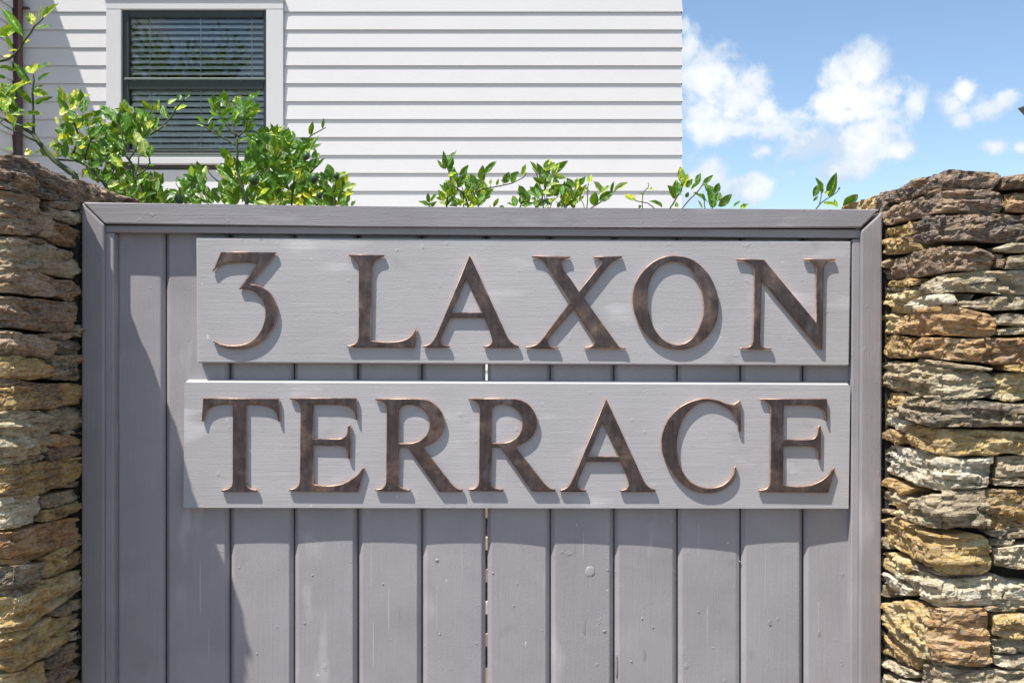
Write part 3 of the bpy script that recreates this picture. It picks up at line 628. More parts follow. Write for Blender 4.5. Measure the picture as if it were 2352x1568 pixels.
GL = {
 '3': ['232,150c 620,155c 437,374c 502,388 560,422 600,472 622,540 620,610 598,672 555,735 490,790 410,822 320,830 240,812 172,775c 172,767c 240,795 320,803 400,792 465,757 510,700 535,630 540,560 522,490 480,442 430,415 358,412c 484,234c 465,227 400,225 320,226 250,236 210,258 172,294c'],
 'L': ['1125,169c 1372,174c 1368,186c 1325,198 1298,222 1286,262c 1276,768c 1350,778 1440,777 1510,764 1560,734 1597,674c 1588,820c 1108,816c 1108,806c 1155,796 1182,776 1191,735c 1192,285c 1186,240 1165,205 1125,182c'],
 'A': ['1967,168c 2206,690c 2232,745 2265,785 2312,806c 2310,821c 2064,821c 2064,808c 2100,800 2122,778 2114,733c 2072,612c 1830,612c 1775,735c 1768,775 1790,800 1829,808c 1827,820c 1642,819c 1644,807c 1690,790 1722,752 1746,702c', '1942,335c 2052,574c 1843,574c'],
 'X': ['130,171c 388,178c 386,188c 350,196 330,216 345,264c 448,410c 582,240c 600,215 585,196 542,190c 542,178c 738,174c 738,186c 700,198 660,225 630,258c 478,452c 690,745c 715,778 738,790 765,794c 762,800c 482,797c 482,786c 522,780 548,760 535,722c 413,528c 262,706c 240,742 258,780 310,788c 308,798c 85,794c 88,784c 140,775 175,755 202,725c 385,485c 237,250c 210,215 180,192 130,184c'],
 'O': ['1085,172 1210,198 1310,285 1370,400 1386,500 1368,620 1305,720 1210,785 1110,803 990,775 890,695 830,590 805,480 820,370 880,270 975,195', '1085,212 1180,245 1245,340 1278,450 1283,540 1255,650 1200,730 1120,768 1030,745 960,670 920,560 908,450 925,340 990,245'],
 'N': ['1505,194c 1690,197c 2040,618c 2040,285c 2035,238 2010,210 1958,204c 1958,192c 2172,194c 2170,206c 2120,212 2098,237 2092,287c 2084,797c 2072,804c 2055,797c 1675,335c 1665,735c 1672,775 1702,790 1747,796c 1745,803c 1528,801c 1528,790c 1580,785 1610,765 1618,725c 1625,302c 1618,255 1580,216 1507,207c'],
 'T': ['187,187c 699,191c 704,345c 692,345c 682,295 650,258 590,238 530,233 476,232c 478,735c 484,775 512,796 555,802c 552,818c 310,816c 312,802c 352,796 380,775 386,735c 388,232c 320,231 260,243 212,275 190,346c 179,346c'],
 'E': ['772,187c 1222,187c 1224,335c 1213,335c 1205,285 1175,250 1130,238 1060,232 930,232c 928,460c 1080,460c 1125,455 1152,430 1162,370c 1182,370c 1178,595c 1160,595c 1155,545 1135,515 1080,508c 928,506c 928,765c 1020,775 1110,765 1180,735 1230,695 1265,650c 1275,658c 1230,818c 762,813c 765,800c 805,792 830,770 838,735c 842,270c 835,230 815,205 772,199c'],
 'R': ['1345,191c 1600,190c 1690,198 1755,232 1797,290 1812,345 1803,400 1775,450 1725,490 1662,515c 1845,742c 1870,772 1900,795 1935,800c 1932,817c 1775,817c 1565,522c 1508,520c 1500,735c 1506,775 1540,796 1585,802c 1583,816c 1345,813c 1347,800c 1390,792 1412,770 1418,735c 1422,270c 1415,235 1395,210 1347,203c', '1506,270c 1530,240 1575,232 1625,240 1675,272 1703,320 1708,375 1690,430 1650,468 1590,488 1506,490c'],
 'C': ['1520,204c 1535,205c 1535,412c 1517,412c 1508,340 1470,278 1405,235 1330,212 1255,224 1180,282 1130,370 1108,470 1112,570 1140,670 1200,750 1275,785 1340,790 1410,770 1458,732 1484,692 1491,647c 1506,648c 1503,705 1470,762 1400,810 1310,826 1210,808 1120,745 1045,650 1003,540 1005,430 1045,330 1120,250 1210,205 1300,189 1385,202 1445,226 1490,226'],
}
s1 = thing('sign_board', (0.02, 0.01, 1.5), 'upper grey name board with a bronze numeral and five raised bronze letters', 'sign')
o = prism('board', quad([(450,545.5),(1955,554),(1950.5,840),(453,833)], YB), 0.0182, M['sign'], s1, 0.0020, 3)
letter('A', GL['3'], s1); letter('A', GL['L'], s1); letter('A', GL['A'], s1); letter('B', GL['X'], s1); letter('B', GL['O'], s1); letter('B', GL['N'], s1)
s2 = thing('sign_board', (0.0, 0.01, 1.3), 'lower grey name board with seven raised bronze letters and a bright sunlit top edge', 'sign')
prism('board', quad([(425.5,874),(1951,880),(1946.5,1165),(424,1163)], YB), 0.0182, M['sign'], s2, 0.0016, 2, 0.0042)
letter('C', GL['T'], s2); letter('C', GL['E'], s2); letter('C', GL['R'], s2); letter('C', GL['R'], s2, (371.5, -1)); letter('A', GL['A'], s2, (546, 575.5)); letter('D', GL['C'], s2); letter('C', GL['E'], s2, (1881.5, 3))

# ------------------------------------------------------------------ the house
HY = 7.0; HS = F / (HY - CAMY)                      # main wall plane, pixels per metre there
def hx(x): return (x - 1176) / HS
def hz(y): return EYE + (784 - y) / HS
house = thing('house', (-1.4, 9.0, 0.64), 'white weatherboard house with a dark framed window, behind the citrus trees', 'house')
XL, XR = hx(39), hx(1561); ZREF, CV = hz(111.3), 0.15
ZB, ZT = 0.64, 6.6
k0 = math.ceil((ZB + 0.1 - ZREF) / CV); k1 = math.floor((ZT - ZREF) / CV)
def weatherboard(a, b, z, parent, axis='x', off=0.0, mitre=(False, False), back=0.002):
    """bevel-back board between a and b along the wall; off = wall plane"""
    pr = [(0.0235, z), (0.0232, z + 0.005), (0.0085, z + CV + 0.028), (-back, z + CV + 0.028), (-back, z + 0.019)]
    V = []
    for e, m in ((a, mitre[0]), (b, mitre[1])):
        for (q, zz) in pr:
            d = (max(q, 0)) if m else 0
            if axis == 'x': V.append((e + (d if e == b else -d), off - q, zz))
            else: V.append((off + q, e - d if e == a else e, zz))
    n = 5; Fc = [tuple(range(n))[::-1], tuple(range(n, 2 * n))] + [(i, (i + 1) % n, n + (i + 1) % n, n + i) for i in range(n)]
    if axis != 'x': Fc = [f[::-1] for f in Fc]
    return mesh('weatherboard', V, [f[::-1] for f in Fc], [M['white'], M['lap_shade']], parent, mi=[0] * 6 + [1])
TX0, TX1, TZ0, TZ1 = hx(248), hx(653), hz(375), hz(4)          # outer edges of the window trim
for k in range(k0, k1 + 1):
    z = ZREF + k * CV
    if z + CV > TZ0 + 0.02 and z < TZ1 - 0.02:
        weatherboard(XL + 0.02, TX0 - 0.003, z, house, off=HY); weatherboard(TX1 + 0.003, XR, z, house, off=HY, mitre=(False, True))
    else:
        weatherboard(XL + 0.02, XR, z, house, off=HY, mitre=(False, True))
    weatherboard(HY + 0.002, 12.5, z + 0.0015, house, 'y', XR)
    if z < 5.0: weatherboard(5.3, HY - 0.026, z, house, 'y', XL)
# wall behind the boards, with the window opening
OX0, OX1, OZ0, OZ1 = hx(283), hx(613), hz(352), hz(26)
bm = bmesh.new()
bm_box(bm, (XL - 0.1, HY + 0.003, ZB), (OX0 - 0.02, HY + 0.12, ZT)); bm_box(bm, (OX1 + 0.02, HY + 0.003, ZB), (XR - 0.003, HY + 0.12, ZT))
bm_box(bm, (OX0 - 0.02, HY + 0.003, ZB), (OX1 + 0.02, HY + 0.12, OZ0 - 0.02)); bm_box(bm, (OX0 - 0.02, HY + 0.003, OZ1 + 0.02), (OX1 + 0.02, HY + 0.12, ZT))
bm_box(bm, (XR - 0.12, HY + 0.121, ZB), (XR - 0.003, 12.5, ZT)); bm_box(bm, (XL - 0.1, 12.38, ZB), (XR - 0.13, 12.5, ZT))
from_bm('wall', bm, M['room'], house)
bm = bmesh.new(); bm_box(bm, (-9.0, 5.3, ZB), (XL - 0.003, 12.0, 5.03)); from_bm('wing_wall', bm, M['white'], house)
box('wing_roof', (-9.1, 5.22, 5.032), (XL + 0.012, HY - 0.03, 5.06), M['roof'], house, 0.004)
bm = bmesh.new(); zt = ZT + 0.03
v = [bm.verts.new(p) for p in ((XL - 5, HY - 0.55, zt), (XR + 0.5, HY - 0.55, zt), (XR + 0.5, 13, zt), (XL - 5, 13, zt), (XL - 2.5, 9.8, zt + 1.6), (XR - 2.6, 9.8, zt + 1.6))]
for f in ((0, 1, 5, 4), (1, 2, 5), (2, 3, 4, 5), (3, 0, 4), (3, 2, 1, 0)): bm.faces.new([v[i] for i in f])
from_bm('roof', bm, M['roof'], house)
# window: trim, joinery, panes
win = bpy.data.objects.new('window', None); COL.objects.link(win); win.location = (hx(448), HY, hz(190)); adopt(win, house)
def wbox(name, x0, x1, y0, y1, yf, yb, mat, bev=0.003):
    return box(name, (hx(x0), HY + yf, hz(y1)), (hx(x1), HY + yb, hz(y0)), mat, win, bev)
wbox('trim', 248, 282, 25.5, 375, -0.042, 0.0, M['trim']); wbox('trim', 614, 653, 25.5, 375, -0.042, 0.0, M['trim'])
wbox('trim', 248, 653, 4, 25, -0.044, 0.0, M['trim']); wbox('head_flashing', 243, 656, 0.5, 3.2, -0.055, 0.0, M['white'], 0.002)
wbox('sill', 282.5, 613.5, 364, 379, -0.062, 0.02, M['trim'], 0.004)
for (x0, x1, y0, y1) in ((283, 297, 26, 352), (606, 613.5, 26, 352), (297.3, 605.7, 26, 41), (297.3, 605.7, 186, 206), (297.3, 605.7, 345, 352)):
    wbox('frame', x0, x1, y0, y1, -0.012, 0.022, M['joinery'], 0.004)
t = NT('joinery_lit_edge'); M['lit_edge'] = t.set(Base_Color=t.mix(t.noise(t.coord(), 30), (0.10, 0.125, 0.11, 1), (0.15, 0.18, 0.16, 1)), Roughness=0.35)  # bottom edges of the frame catching light; the brightness is put into the colour
for y0, y1 in ((181, 185.5), (353, 357), (358, 362.5)): wbox('lit_edge', 288 if y0 < 200 else 284, 611, y0, y1, -0.030, -0.002, M['lit_edge'], 0.003)
wbox('pane', 297, 606, 41, 181, 0.012, 0.016, M['glass'], 0); wbox('pane', 297, 606, 206, 345, 0.014, 0.018, M['glass'], 0)
# room behind it
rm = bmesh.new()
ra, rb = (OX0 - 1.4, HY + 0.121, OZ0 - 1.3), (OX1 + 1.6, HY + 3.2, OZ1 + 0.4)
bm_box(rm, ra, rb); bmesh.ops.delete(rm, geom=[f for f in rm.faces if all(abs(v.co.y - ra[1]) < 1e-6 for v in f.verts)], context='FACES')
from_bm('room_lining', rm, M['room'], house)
cup = thing('cupboard', (hx(395), HY + 1.2, OZ0 - 0.9), 'brown wooden cupboard behind the lower window blind', 'cupboard')
box('carcass', (hx(300) - 0.1, HY + 0.9, OZ0 - 1.29), (hx(405), HY + 1.4, hz(268)), M['cupboard'], cup, 0.01); box('door', (hx(300), HY + 0.878, OZ0 - 1.1), (hx(400), HY + 0.897, hz(276)), M['cupboard'], cup, 0.004)
box('carcass', (hx(425), HY + 0.9, OZ0 - 1.29), (hx(520), HY + 1.4, hz(318)), M['cupboard'], cup, 0.01)
# venetian blinds
def blind(label, y0, y1, n, tiltd):
    b = thing('venetian_blind', (hx(450), HY + 0.07, hz(y1)), label, 'blind')
    w = 0.054
    V = []; 
    for s in (hx(299), hx(604)):
        for q in range(5):
            a = (q / 4 - 0.5); V.append((s, a * w, 0.003 * (1 - 4 * a * a)))
        for q in range(4, -1, -1):
            a = (q / 4 - 0.5); V.append((s, a * w, 0.003 * (1 - 4 * a * a) - 0.0012))
    Fc = [(i, (i + 1) % 10, 10 + (i + 1) % 10, 10 + i) for i in range(10)] + [tuple(range(9, -1, -1)), tuple(range(10, 20))]
    me = bpy.data.meshes.new('slat'); me.from_pydata(V, [], [f[::-1] for f in Fc]); me.materials.append(M['slat'])
    for i in range(n):
        o = bpy.data.objects.new('slat', me); COL.objects.link(o)
        z = hz(y0 + (y1 - y0) * i / (n - 1)); o.location = (0, HY + 0.056, z); o.rotation_euler = (R(tiltd + random.uniform(-2, 2)), 0, 0); adopt(o, b)
    for x in (342, 459, 577): box('cord', (hx(x) - 0.0025, HY + 0.024, hz(y1) - 0.02), (hx(x) + 0.0025, HY + 0.027, hz(y0) + 0.03), M['cord'], b)
    box('bottom_rail', (hx(299), HY + 0.056, hz(y1) - 0.026), (hx(604), HY + 0.084, hz(y1) - 0.008), M['slat'], b, 0.003)
    return b
blind('white slatted blind behind the upper pane, tree reflected in front of it', 44, 178, 11, 44)
blind('white slatted blind behind the lower pane, hung above the sill', 209, 333, 10, 54)
# downpipe in the inner corner
dp = tube('downpipe', [Vector((hx(49), HY - 0.07, ZB + 0.02)), Vector((hx(49), HY - 0.07, 4.95))], [0.042, 0.042], M['pipe'], house, 20)
box('pipe_bracket', (hx(49) + 0.03, HY - 0.06, hz(24.5)), (hx(72), HY - 0.018, hz(21)), M['pipe'], house, 0.002)

# neighbour's house: only the tip of its eave reaches into the picture
nb = thing('neighbour_house', (9.6, 14, 0.64), 'dark eave corner of the neighbouring house against the sky', 'house')
ex, ez = (2337 - 1176) / F * 13.6, EYE + (784 - 249) / F * 13.6
bm = bmesh.new(); bm_box(bm, (ex + 0.7, 12.7, 0.3), (ex + 6.8, 18, ez - 0.1))
for v in bm.verts: v.co = Matrix.Rotation(R(-42), 3, 'Z') @ (v.co - Vector((ex, 12, ez))) + Vector((ex, 12, ez))
from_bm('wall', bm, M['white'], nb)
bm = bmesh.new(); v = [bm.verts.new(p) for p in ((ex, 12, ez), (ex + 7.5, 12, ez), (ex + 7.5, 18.7, ez), (ex, 18.7, ez), (ex + 3.6, 15.3, ez + 1.9), (ex + 3.9, 15.3, ez + 1.9),
     (ex + 0.06, 12.05, ez - 0.09), (ex + 7.45, 12.05, ez - 0.09), (ex + 7.45, 18.65, ez - 0.09), (ex + 0.06, 18.65, ez - 0.09))]
for f in ((0, 1, 5, 4), (1, 2, 5), (2, 3, 4, 5), (3, 0, 4), (0, 6, 7, 1), (1, 7, 8, 2), (2, 8, 9, 3), (3, 9, 6, 0), (9, 8, 7, 6)): bm.faces.new([v[i] for i in f])
for v in bm.verts:
    v.co = Matrix.Rotation(R(-42), 3, 'Z') @ (v.co - Vector((ex, 12, ez))) + Vector((ex, 12, ez))
from_bm('roof', bm, M['roof'], nb)

# ------------------------------------------------------------------ citrus
def leaf_mat(name, a, b, yel, yamt):
    t = NT(name); oi = t.n.new('ShaderNodeObjectInfo'); u = t.coord(rnd=True, scale=(1, 1, 1))
    c = t.mix(oi.outputs['Random'], a, b)
    n = t.noise(u, 3.2, 4, 0.6, 0.5); c = t.mix(t.mr(n, yamt, yamt + 0.10), c, yel)
    # pale midrib and veins
    tc = t.n.new('ShaderNodeTexCoord'); sp = t.n.new('ShaderNodeSeparateXYZ'); t.l.new(tc.outputs['Object'], sp.inputs[0])
    mid = t.mr(t.math('ABSOLUTE', sp.outputs[1]), 0.015, 0.05, 0.5, 0.0)
    c = t.mix(mid, c, tuple(min(1, x * 2.2) for x in b[:3]) + (1,))
    vein = t.n.new('ShaderNodeTexWave'); vein.inputs['Scale'].default_value = 3.2; vein.inputs['Distortion'].default_value = 1.0; t.l.new(tc.outputs['Object'], vein.inputs['Vector'])
    h = t.bump(vein.outputs['Fac'], 0.05, 0.03); h = t.bump(t.noise(u, 5), 0.3, 0.04, h)
    t.set(Base_Color=c, Roughness=0.36, Normal=h); t.p.inputs['Specular IOR Level'].default_value = 0.55
    tr = t.n.new('ShaderNodeBsdfTranslucent'); t.l.new(t.mix(0.5, c, (0.35, 0.5, 0.02, 1), 'MIX'), tr.inputs[0]); mx = t.n.new('ShaderNodeMixShader'); mx.inputs[0].default_value = 0.36
    t.l.new(t.p.outputs[0], mx.inputs[1]); t.l.new(tr.outputs[0], mx.inputs[2]); t.l.new(mx.outputs[0], t.out.inputs[0]); return t.m
M['leaf'] = leaf_mat('citrus_leaf', (0.03, 0.11, 0.006, 1), (0.10, 0.27, 0.012, 1), (0.60, 0.64, 0.04, 1), 0.60)
M['leafy'] = leaf_mat('citrus_leaf_mottled', (0.09, 0.22, 0.008, 1), (0.22, 0.42, 0.016, 1), (0.78, 0.74, 0.04, 1), 0.48)
M['leafp'] = leaf_mat('citrus_leaf_young', (0.30, 0.44, 0.07, 1), (0.46, 0.56, 0.16, 1), (0.75, 0.75, 0.30, 1), 0.52)
t = NT('citrus_bark'); M['bark'] = t.set(Base_Color=t.ramp(t.noise(t.coord(scale=(1, 1, 0.3)), 60), [(0.3, (0.035, 0.05, 0.018, 1)), (0.7, (0.10, 0.12, 0.05, 1))]), Roughness=0.75)
t = NT('green_fruit'); a = t.coord(); M['fruit'] = t.set(Base_Color=t.mix(t.noise(a, 25, 5), (0.022, 0.062, 0.016, 1), (0.055, 0.115, 0.03, 1)), Roughness=0.42, Normal=t.bump(t.noise(a, 320, 3), 0.5, 0.002))
def leaf_mesh(mat, seed):
    r = random.Random(seed); n = 8; V = []; curl = r.uniform(-0.35, 0.30); fold = r.uniform(0.10, 0.34); tw = r.uniform(-0.7, 0.7); wav = r.uniform(0.02, 0.09)
    for i in range(n + 1):
        s = i / n; w = 0.5 * (math.sin(math.pi * min(1, s ** 0.86)) ** 0.8) * (1 - 0.25 * s) * 1.12 if 0 < i < n else 0.012
        zc = curl * s * s; a = tw * (s - 0.2) * 0.6
        for q in (-1, -0.5, 0, 0.5, 1):
            y = q * w; z = abs(q) * w * fold * 1.6 + wav * math.sin(s * 13 + q * 2 + seed) * abs(q)
            V.append((s - 0.10 * abs(curl) * s * s, y * math.cos(a) - z * math.sin(a), zc + y * math.sin(a) * 0.8 + z * math.cos(a)))
    Fc = [(i * 5 + j, i * 5 + j + 5, i * 5 + j + 6, i * 5 + j + 1) for i in range(n) for j in range(4)]
    m = bpy.data.meshes.new('leaf'); m.from_pydata(V, [], Fc); m.materials.append(mat); m.polygons.foreach_set('use_smooth', [True] * len(m.polygons)); return m
LM = {k: [leaf_mesh(M[k], 10 * j + i) for i in range(6)] for j, k in enumerate(('leaf', 'leafy', 'leafp'))}
LR = random.Random(21)
def put_leaf(parent, base, tip, width, kind=None):
    ax = tip - base; ln = ax.length
    if ln < 1e-4: return
    ax.normalize()
    n = Vector((LR.uniform(-0.55, 0.45), -1.0, LR.uniform(-0.15, 1.05))); n = (n - ax * n.dot(ax)).normalized(); s = n.cross(ax)
    kind = kind or LR.choices(('leaf', 'leafy', 'leafp'), (0.55, 0.33, 0.12))[0]
    o = bpy.data.objects.new('leaf', LR.choice(LM[kind])); COL.objects.link(o); adopt(o, parent)
    ln *= 1.02; w = min(width * 1.2, ln * 0.62)
    o.matrix_basis = Matrix(((ax.x * ln, s.x * w, n.x * ln * .6, base.x), (ax.y * ln, s.y * w, n.y * ln * .6, base.y), (ax.z * ln, s.z * w, n.z * ln * .6, base.z), (0, 0, 0, 1)))
ZP = {'A': (0, 380, 2.94), 'B': (700, 380, 3.136), 'C': (1650, 580, 2352 / 900), 'D': (0, 0, 1176 / 450), 'E': (2700, 0, 2352 / 1396), 'F': (1400, 0, 1.68)}
def dz(z, x, y): x0, y0, s = ZP[z]; return ((x0 + x / s) / 1.7415, (y0 + y / s) / 1.7415)
def hero(parent, z, s, Y, grow=1.0):
    """leaves traced as base, tip and width"""
    for q in s.split(';'):
        v = q.split(); 
        if not v: continue
        kind = {'y': 'leafy', 'p': 'leafp', 'd': 'leaf'}.get(v[-1]); 
        if kind: v = v[:-1]
        bx, by, tx, ty, w = map(float, v)
        y0 = Y + LR.uniform(-0.05, 0.05); b = px(*dz(z, bx, by), y0); tp = px(*dz(z, tx, ty), y0 + LR.uniform(-0.02, 0.014))
        tp = b + (tp - b) * grow
        put_leaf(parent, b, tp, grow * w / ZP[z][2] / 1.7415 / F * (y0 - CAMY), kind)
def shoot(parent, z, pts, Y, r0, r1, root=None, lead=True):
    P = [px(*dz(z, *p), Y) for p in pl(pts)]
    Q = []
    for i in range(len(P) - 1):
        for k in range(3):
            f = k / 3; q = P[i].lerp(P[i + 1], f); q += Vector((noise.noise(q * 40), noise.noise(q * 40 + Vector((9, 0, 0))), 0)) * 0.003; Q.append(q)
    Q.append(P[-1])
    if root is not None and lead:
        a = Q[0]; m = a.lerp(root, 0.5) + Vector((0, 0, -0.05)); Q = [root, root.lerp(m, .5), m, m.lerp(a, 0.6)] + Q
    n = len(Q); tube('branch', Q, [r0 + (r1 - r0) * (i / (n - 1)) for i in range(n)], M['bark'], parent, 6); return Q
def twig_leaves(parent, Q, ln, every, skip=0.0, kind=None):
    acc = 0; side = 1; tot = sum((b - a).length for a, b in zip(Q, Q[1:])); run = 0
    for a, b in zip(Q, Q[1:]):
        L = (b - a).length; run += L; acc += L
        if acc < every or run < skip * tot: continue
        acc = 0; d = (b - a).normalized(); side = -side
        s = d.cross(Vector((0, -1, 0))).normalized() * side
        di = (d * LR.uniform(0.3, 0.9) + s * LR.uniform(0.5, 1.0) + Vector((0, LR.uniform(-.5, .5), LR.uniform(0, .4)))).normalized(); l = ln * LR.uniform(0.6, 1.15)
        put_leaf(parent, b, b + di * l, l * LR.uniform(0.36, 0.52), kind)
def fill(parent, z, poly, Y, dY, n, lo, hi, root):
    """twigs with leaves in the crown, between the traced ones"""
    P = [dz(z, *p) for p in pl(poly)]; xs = [p[0] for p in P]; ys = [p[1] for p in P]
    def inside(x, y):
        c = False
        for (x1, y1), (x2, y2) in zip(P, P[1:] + P[:1]):
            if (y1 > y) != (y2 > y) and x < (x2 - x1) * (y - y1) / (y2 - y1) + x1: c = not c
        return c
    k = 0
    while k < n:
        x, y = LR.uniform(min(xs), max(xs)), LR.uniform(min(ys), max(ys))
        if not inside(x, y): continue
        k += 1; yy = Y + LR.uniform(-dY, dY); b = px(x, y, yy); a = LR.uniform(0.2, 2.9); l = LR.uniform(lo, hi)
        put_leaf(parent, b, b + Vector((math.cos(a), LR.uniform(-.5, .5), math.sin(a))).normalized() * l, l * LR.uniform(0.34, 0.52), LR.choices(('leaf', 'leafy', 'leafp'), (0.72, 0.22, 0.06))[0])
def merge_small(parent, keep):
    """the leaves past the limit, smallest and deepest, become one mass of foliage"""
    L = [o for o in parent.children if o.name.split('.')[0] == 'leaf']; L.sort(key=lambda o: -o.matrix_basis.to_scale().x)
    rest = L[keep:]
    if not rest: return
    V, Fc, mi = [], [], []; mats = [M['leaf'], M['leafy'], M['leafp']]
    for o in rest:
        n = len(V); V += [o.matrix_basis @ v.co for v in o.data.vertices]; Fc += [tuple(n + i for i in p.vertices) for p in o.data.polygons]; mi += [mats.index(o.data.materials[0])] * len(o.data.polygons)
        bpy.data.objects.remove(o)
    tag(mesh('foliage', V, Fc, mats, parent, True, mi), kind='stuff')
def fruit(parent, z, x, y, r, Y, ang=0.3):
    c = px(*dz(z, x, y), Y); rr = r / ZP[z][2] / 1.7415 / F * (Y - CAMY); bm = bmesh.new(); bmesh.ops.create_uvsphere(bm, u_segments=20, v_segments=12, radius=1)
    for v in bm.verts:
        q = v.co; k = 1.12 + 0.16 * max(0, -q.z) ** 6; e = Vector((q.x, q.y, q.z * k)); e.rotate(Matrix.Rotation(ang, 3, 'Y')); v.co = c + e * rr
    from_bm('fruit', bm, M['fruit'], parent, True)
def tree_root(x, Y, label, z0=1.2, r=0.022, base=0.0):
    p = px(x, 900, Y); t = thing('citrus_tree', (p.x, Y, base), label, 'citrus tree', 'citrus trees behind the gate')
    top = Vector((p.x, Y, z0)); b = Vector((p.x + 0.03, Y + 0.02, base - 0.02))
    tube('trunk', [b, b.lerp(top, .3) + Vector((.012, .01, 0)), b.lerp(top, .65) + Vector((-.015, 0, 0)), top], [r * 1.3, r, r * .9, r * .7], M['bark'], t, 9)
    return t, top
# tree at the left, over the stone wall
T1, r1 = tree_root(330, 0.52, 'citrus tree with long leafy shoots arching over the dark stone wall, brown downpipe behind')
Q = shoot(T1, 'A', '880,945 770,860 640,770 490,590 390,465 270,380 120,320 -20,250', 0.46, 0.0075, 0.0028, r1)
shoot(T1, 'A', '430,550 330,500 210,440 100,390 5,330 40,285', 0.44, 0.0022, 0.0014)
shoot(T1, 'D', '345,1390 345,1250 350,1100 340,930 350,840 345,770', 0.46, 0.0030, 0.0016)
shoot(T1, 'D', '-30,650 60,625 110,600 200,520 250,450 300,370 350,290 410,230 450,180', 0.42, 0.0034, 0.0016)
shoot(T1, 'A', '1690,1260 1640,1100 1600,960 1520,760 1470,690 1420,620', 0.50, 0.0044, 0.0020, r1)
shoot(T1, 'A', '1600,960 1700,890 1755,800 1750,730', 0.50, 0.0022, 0.0015); shoot(T1, 'A', '1600,960 1620,820 1640,700', 0.50, 0.0020, 0.0013)
shoot(T1, 'A', '1255,1100 1200,1010 1130,920 1040,840 900,770 760,765 620,755', 0.48, 0.0044, 0.0018, r1)
shoot(T1, 'A', '1560,915 1440,860 1350,820 1240,790', 0.50, 0.0016, 0.0012)
shoot(T1, 'A', '860,690 900,580 930,520 900,400 850,260 800,150 760,60', 0.50, 0.0030, 0.0014)
shoot(T1, 'A', '1000,770 1020,650 1060,540 1150,440 1220,350', 0.50, 0.0022, 0.0012)
shoot(T1, 'A', '1520,760 1600,640 1680,500 1800,350 1830,250', 0.50, 0.0024, 0.0013); shoot(T1, 'A', '1760,470 1900,380 2010,260 2060,170 2150,70 2220,10', 0.50, 0.0022, 0.0013)
shoot(T1, 'A', '1480,690 1440,480 1430,400 1360,320', 0.50, 0.0022, 0.0013); shoot(T1, 'A', '1270,1010 1340,900 1370,810', 0.5, 0.0018, 0.001)
hero(T1, 'D', '250 390 5 50 78 d;185 280 -40 380 95 y;140 515 75 320 48 d;345 265 300 120 78 y;412 215 445 65 26 p;445 195 605 38 66 y;362 305 548 295 56 d;235 455 312 415 58 y;318 885 130 640 66 d;325 850 55 965 72 y;328 1085 150 890 60 d;345 770 280 690 80 y;345 765 400 660 70 y;388 742 512 650 60 d;395 850 522 745 46 d;345 960 505 985 66 y;350 940 470 905 40 d;360 1090 545 1010 48 d;270 1190 445 1190 62 y;240 1330 380 1300 60 y;190 1190 130 1340 88 d;60 1000 150 1180 110 d;0 940 100 1090 64 d;20 1020 70 1180 84 y;-10 700 175 740 46 d;-10 790 62 820 44 d;-10 885 65 880 28 y;130 590 30 590 40 y;190 525 90 540 40 y;140 1280 60 1180 60 y;60 1560 130 1560 60 y', 0.43)
hero(T1, 'D', '690 1060 610 905 62;730 1190 620 1010 76 d;740 1130 850 985 72 y;870 1185 880 1000 78 d;840 1365 840 1200 112 d;700 1280 665 1170 56;770 1400 690 1270 86 d;725 1470 585 1325 68 y;500 1540 690 1460 62 p;955 1430 1090 1320 76 d;870 1240 990 1190 46;1085 1310 1090 1240 36 p;790 1280 720 1200 60 y;800 1330 860 1280 60 y;900 1400 940 1340 60;780 1430 860 1470 70 p;880 1440 790 1390 60 y', 0.49)
hero(T1, 'A', '1390 320 1160 90 108 d;1540 240 1510 105 112 d;1480 410 1480 180 150 d;1420 320 1300 220 90 y;1665 445 1495 235 110 d;1700 400 1818 293 84 y;1780 440 1972 385 54 p;1430 610 1285 480 92 d;1265 775 1135 630 72 d;1755 735 1790 575 88 d;1720 740 1660 490 130 p;1255 610 1178 472 78 d;1280 615 1338 560 80 y;1440 840 1290 680 110 y;1790 185 1658 38 64 d;1850 210 1850 50 106 y;1970 280 1895 105 76 d;1975 110 2085 55 86 p;2045 185 2205 125 76 y;2110 65 2105 -20 50 d;2160 60 2245 -10 38;540 725 510 565 84 d;765 745 785 545 78 d;640 730 550 640 58 y;680 740 690 625 36 y;340 725 330 640 74 y;420 700 470 640 50 p;1075 850 1245 785 104 d;965 975 1060 850 86 y;1125 915 1160 1035 100 y;1200 905 1300 855 76 y;1390 1090 1515 1055 116 y;1265 1060 1400 1035 86 p;1450 1060 1445 955 58 p;1570 1020 1470 930 46 p;1680 1245 1700 1025 66 d;1700 1245 1755 1150 86 d;1845 1135 1725 930 62 y;1850 1140 1860 975 46 d;1945 1265 1850 1130 86 y;1935 1262 1750 1238 56 d;1625 1235 1590 1165 66 d;1545 1180 1625 1070 66 y;1050 700 1120 640 60 y;900 620 960 700 80 p;1000 600 920 640 70 y;830 700 900 720 60 y;700 720 760 700 50 y;1320 420 1260 430 70 y;1330 470 1420 390 70 y;1580 470 1440 400 80 d;1560 540 1450 470 80 y;1600 600 1540 520 70 p;1640 560 1580 440 80 p;1610 350 1590 190 60 d;1680 240 1600 160 60 y;1650 300 1620 200 70 y;1720 260 1740 200 50 y;1760 300 1800 240 60 d;1240 700 1200 610 60 p;1330 720 1400 660 70 y;1480 650 1400 620 60 y;1180 780 1120 670 60 d;1310 1000 1330 910 60 y;1390 800 1330 730 70 y;1330 1140 1270 1080 70 p;1430 1150 1360 1110 80 p;1520 1100 1580 1010 50 p;1750 830 1820 825 40 y;1660 920 1620 840 60 p;1690 950 1750 930 50 p', 0.50)
fill(T1, 'A', '760,780 1000,640 1250,560 1450,560 1450,800 1300,1000 1150,1060 1000,900', 0.56, 0.08, 90, 0.016, 0.034, r1)
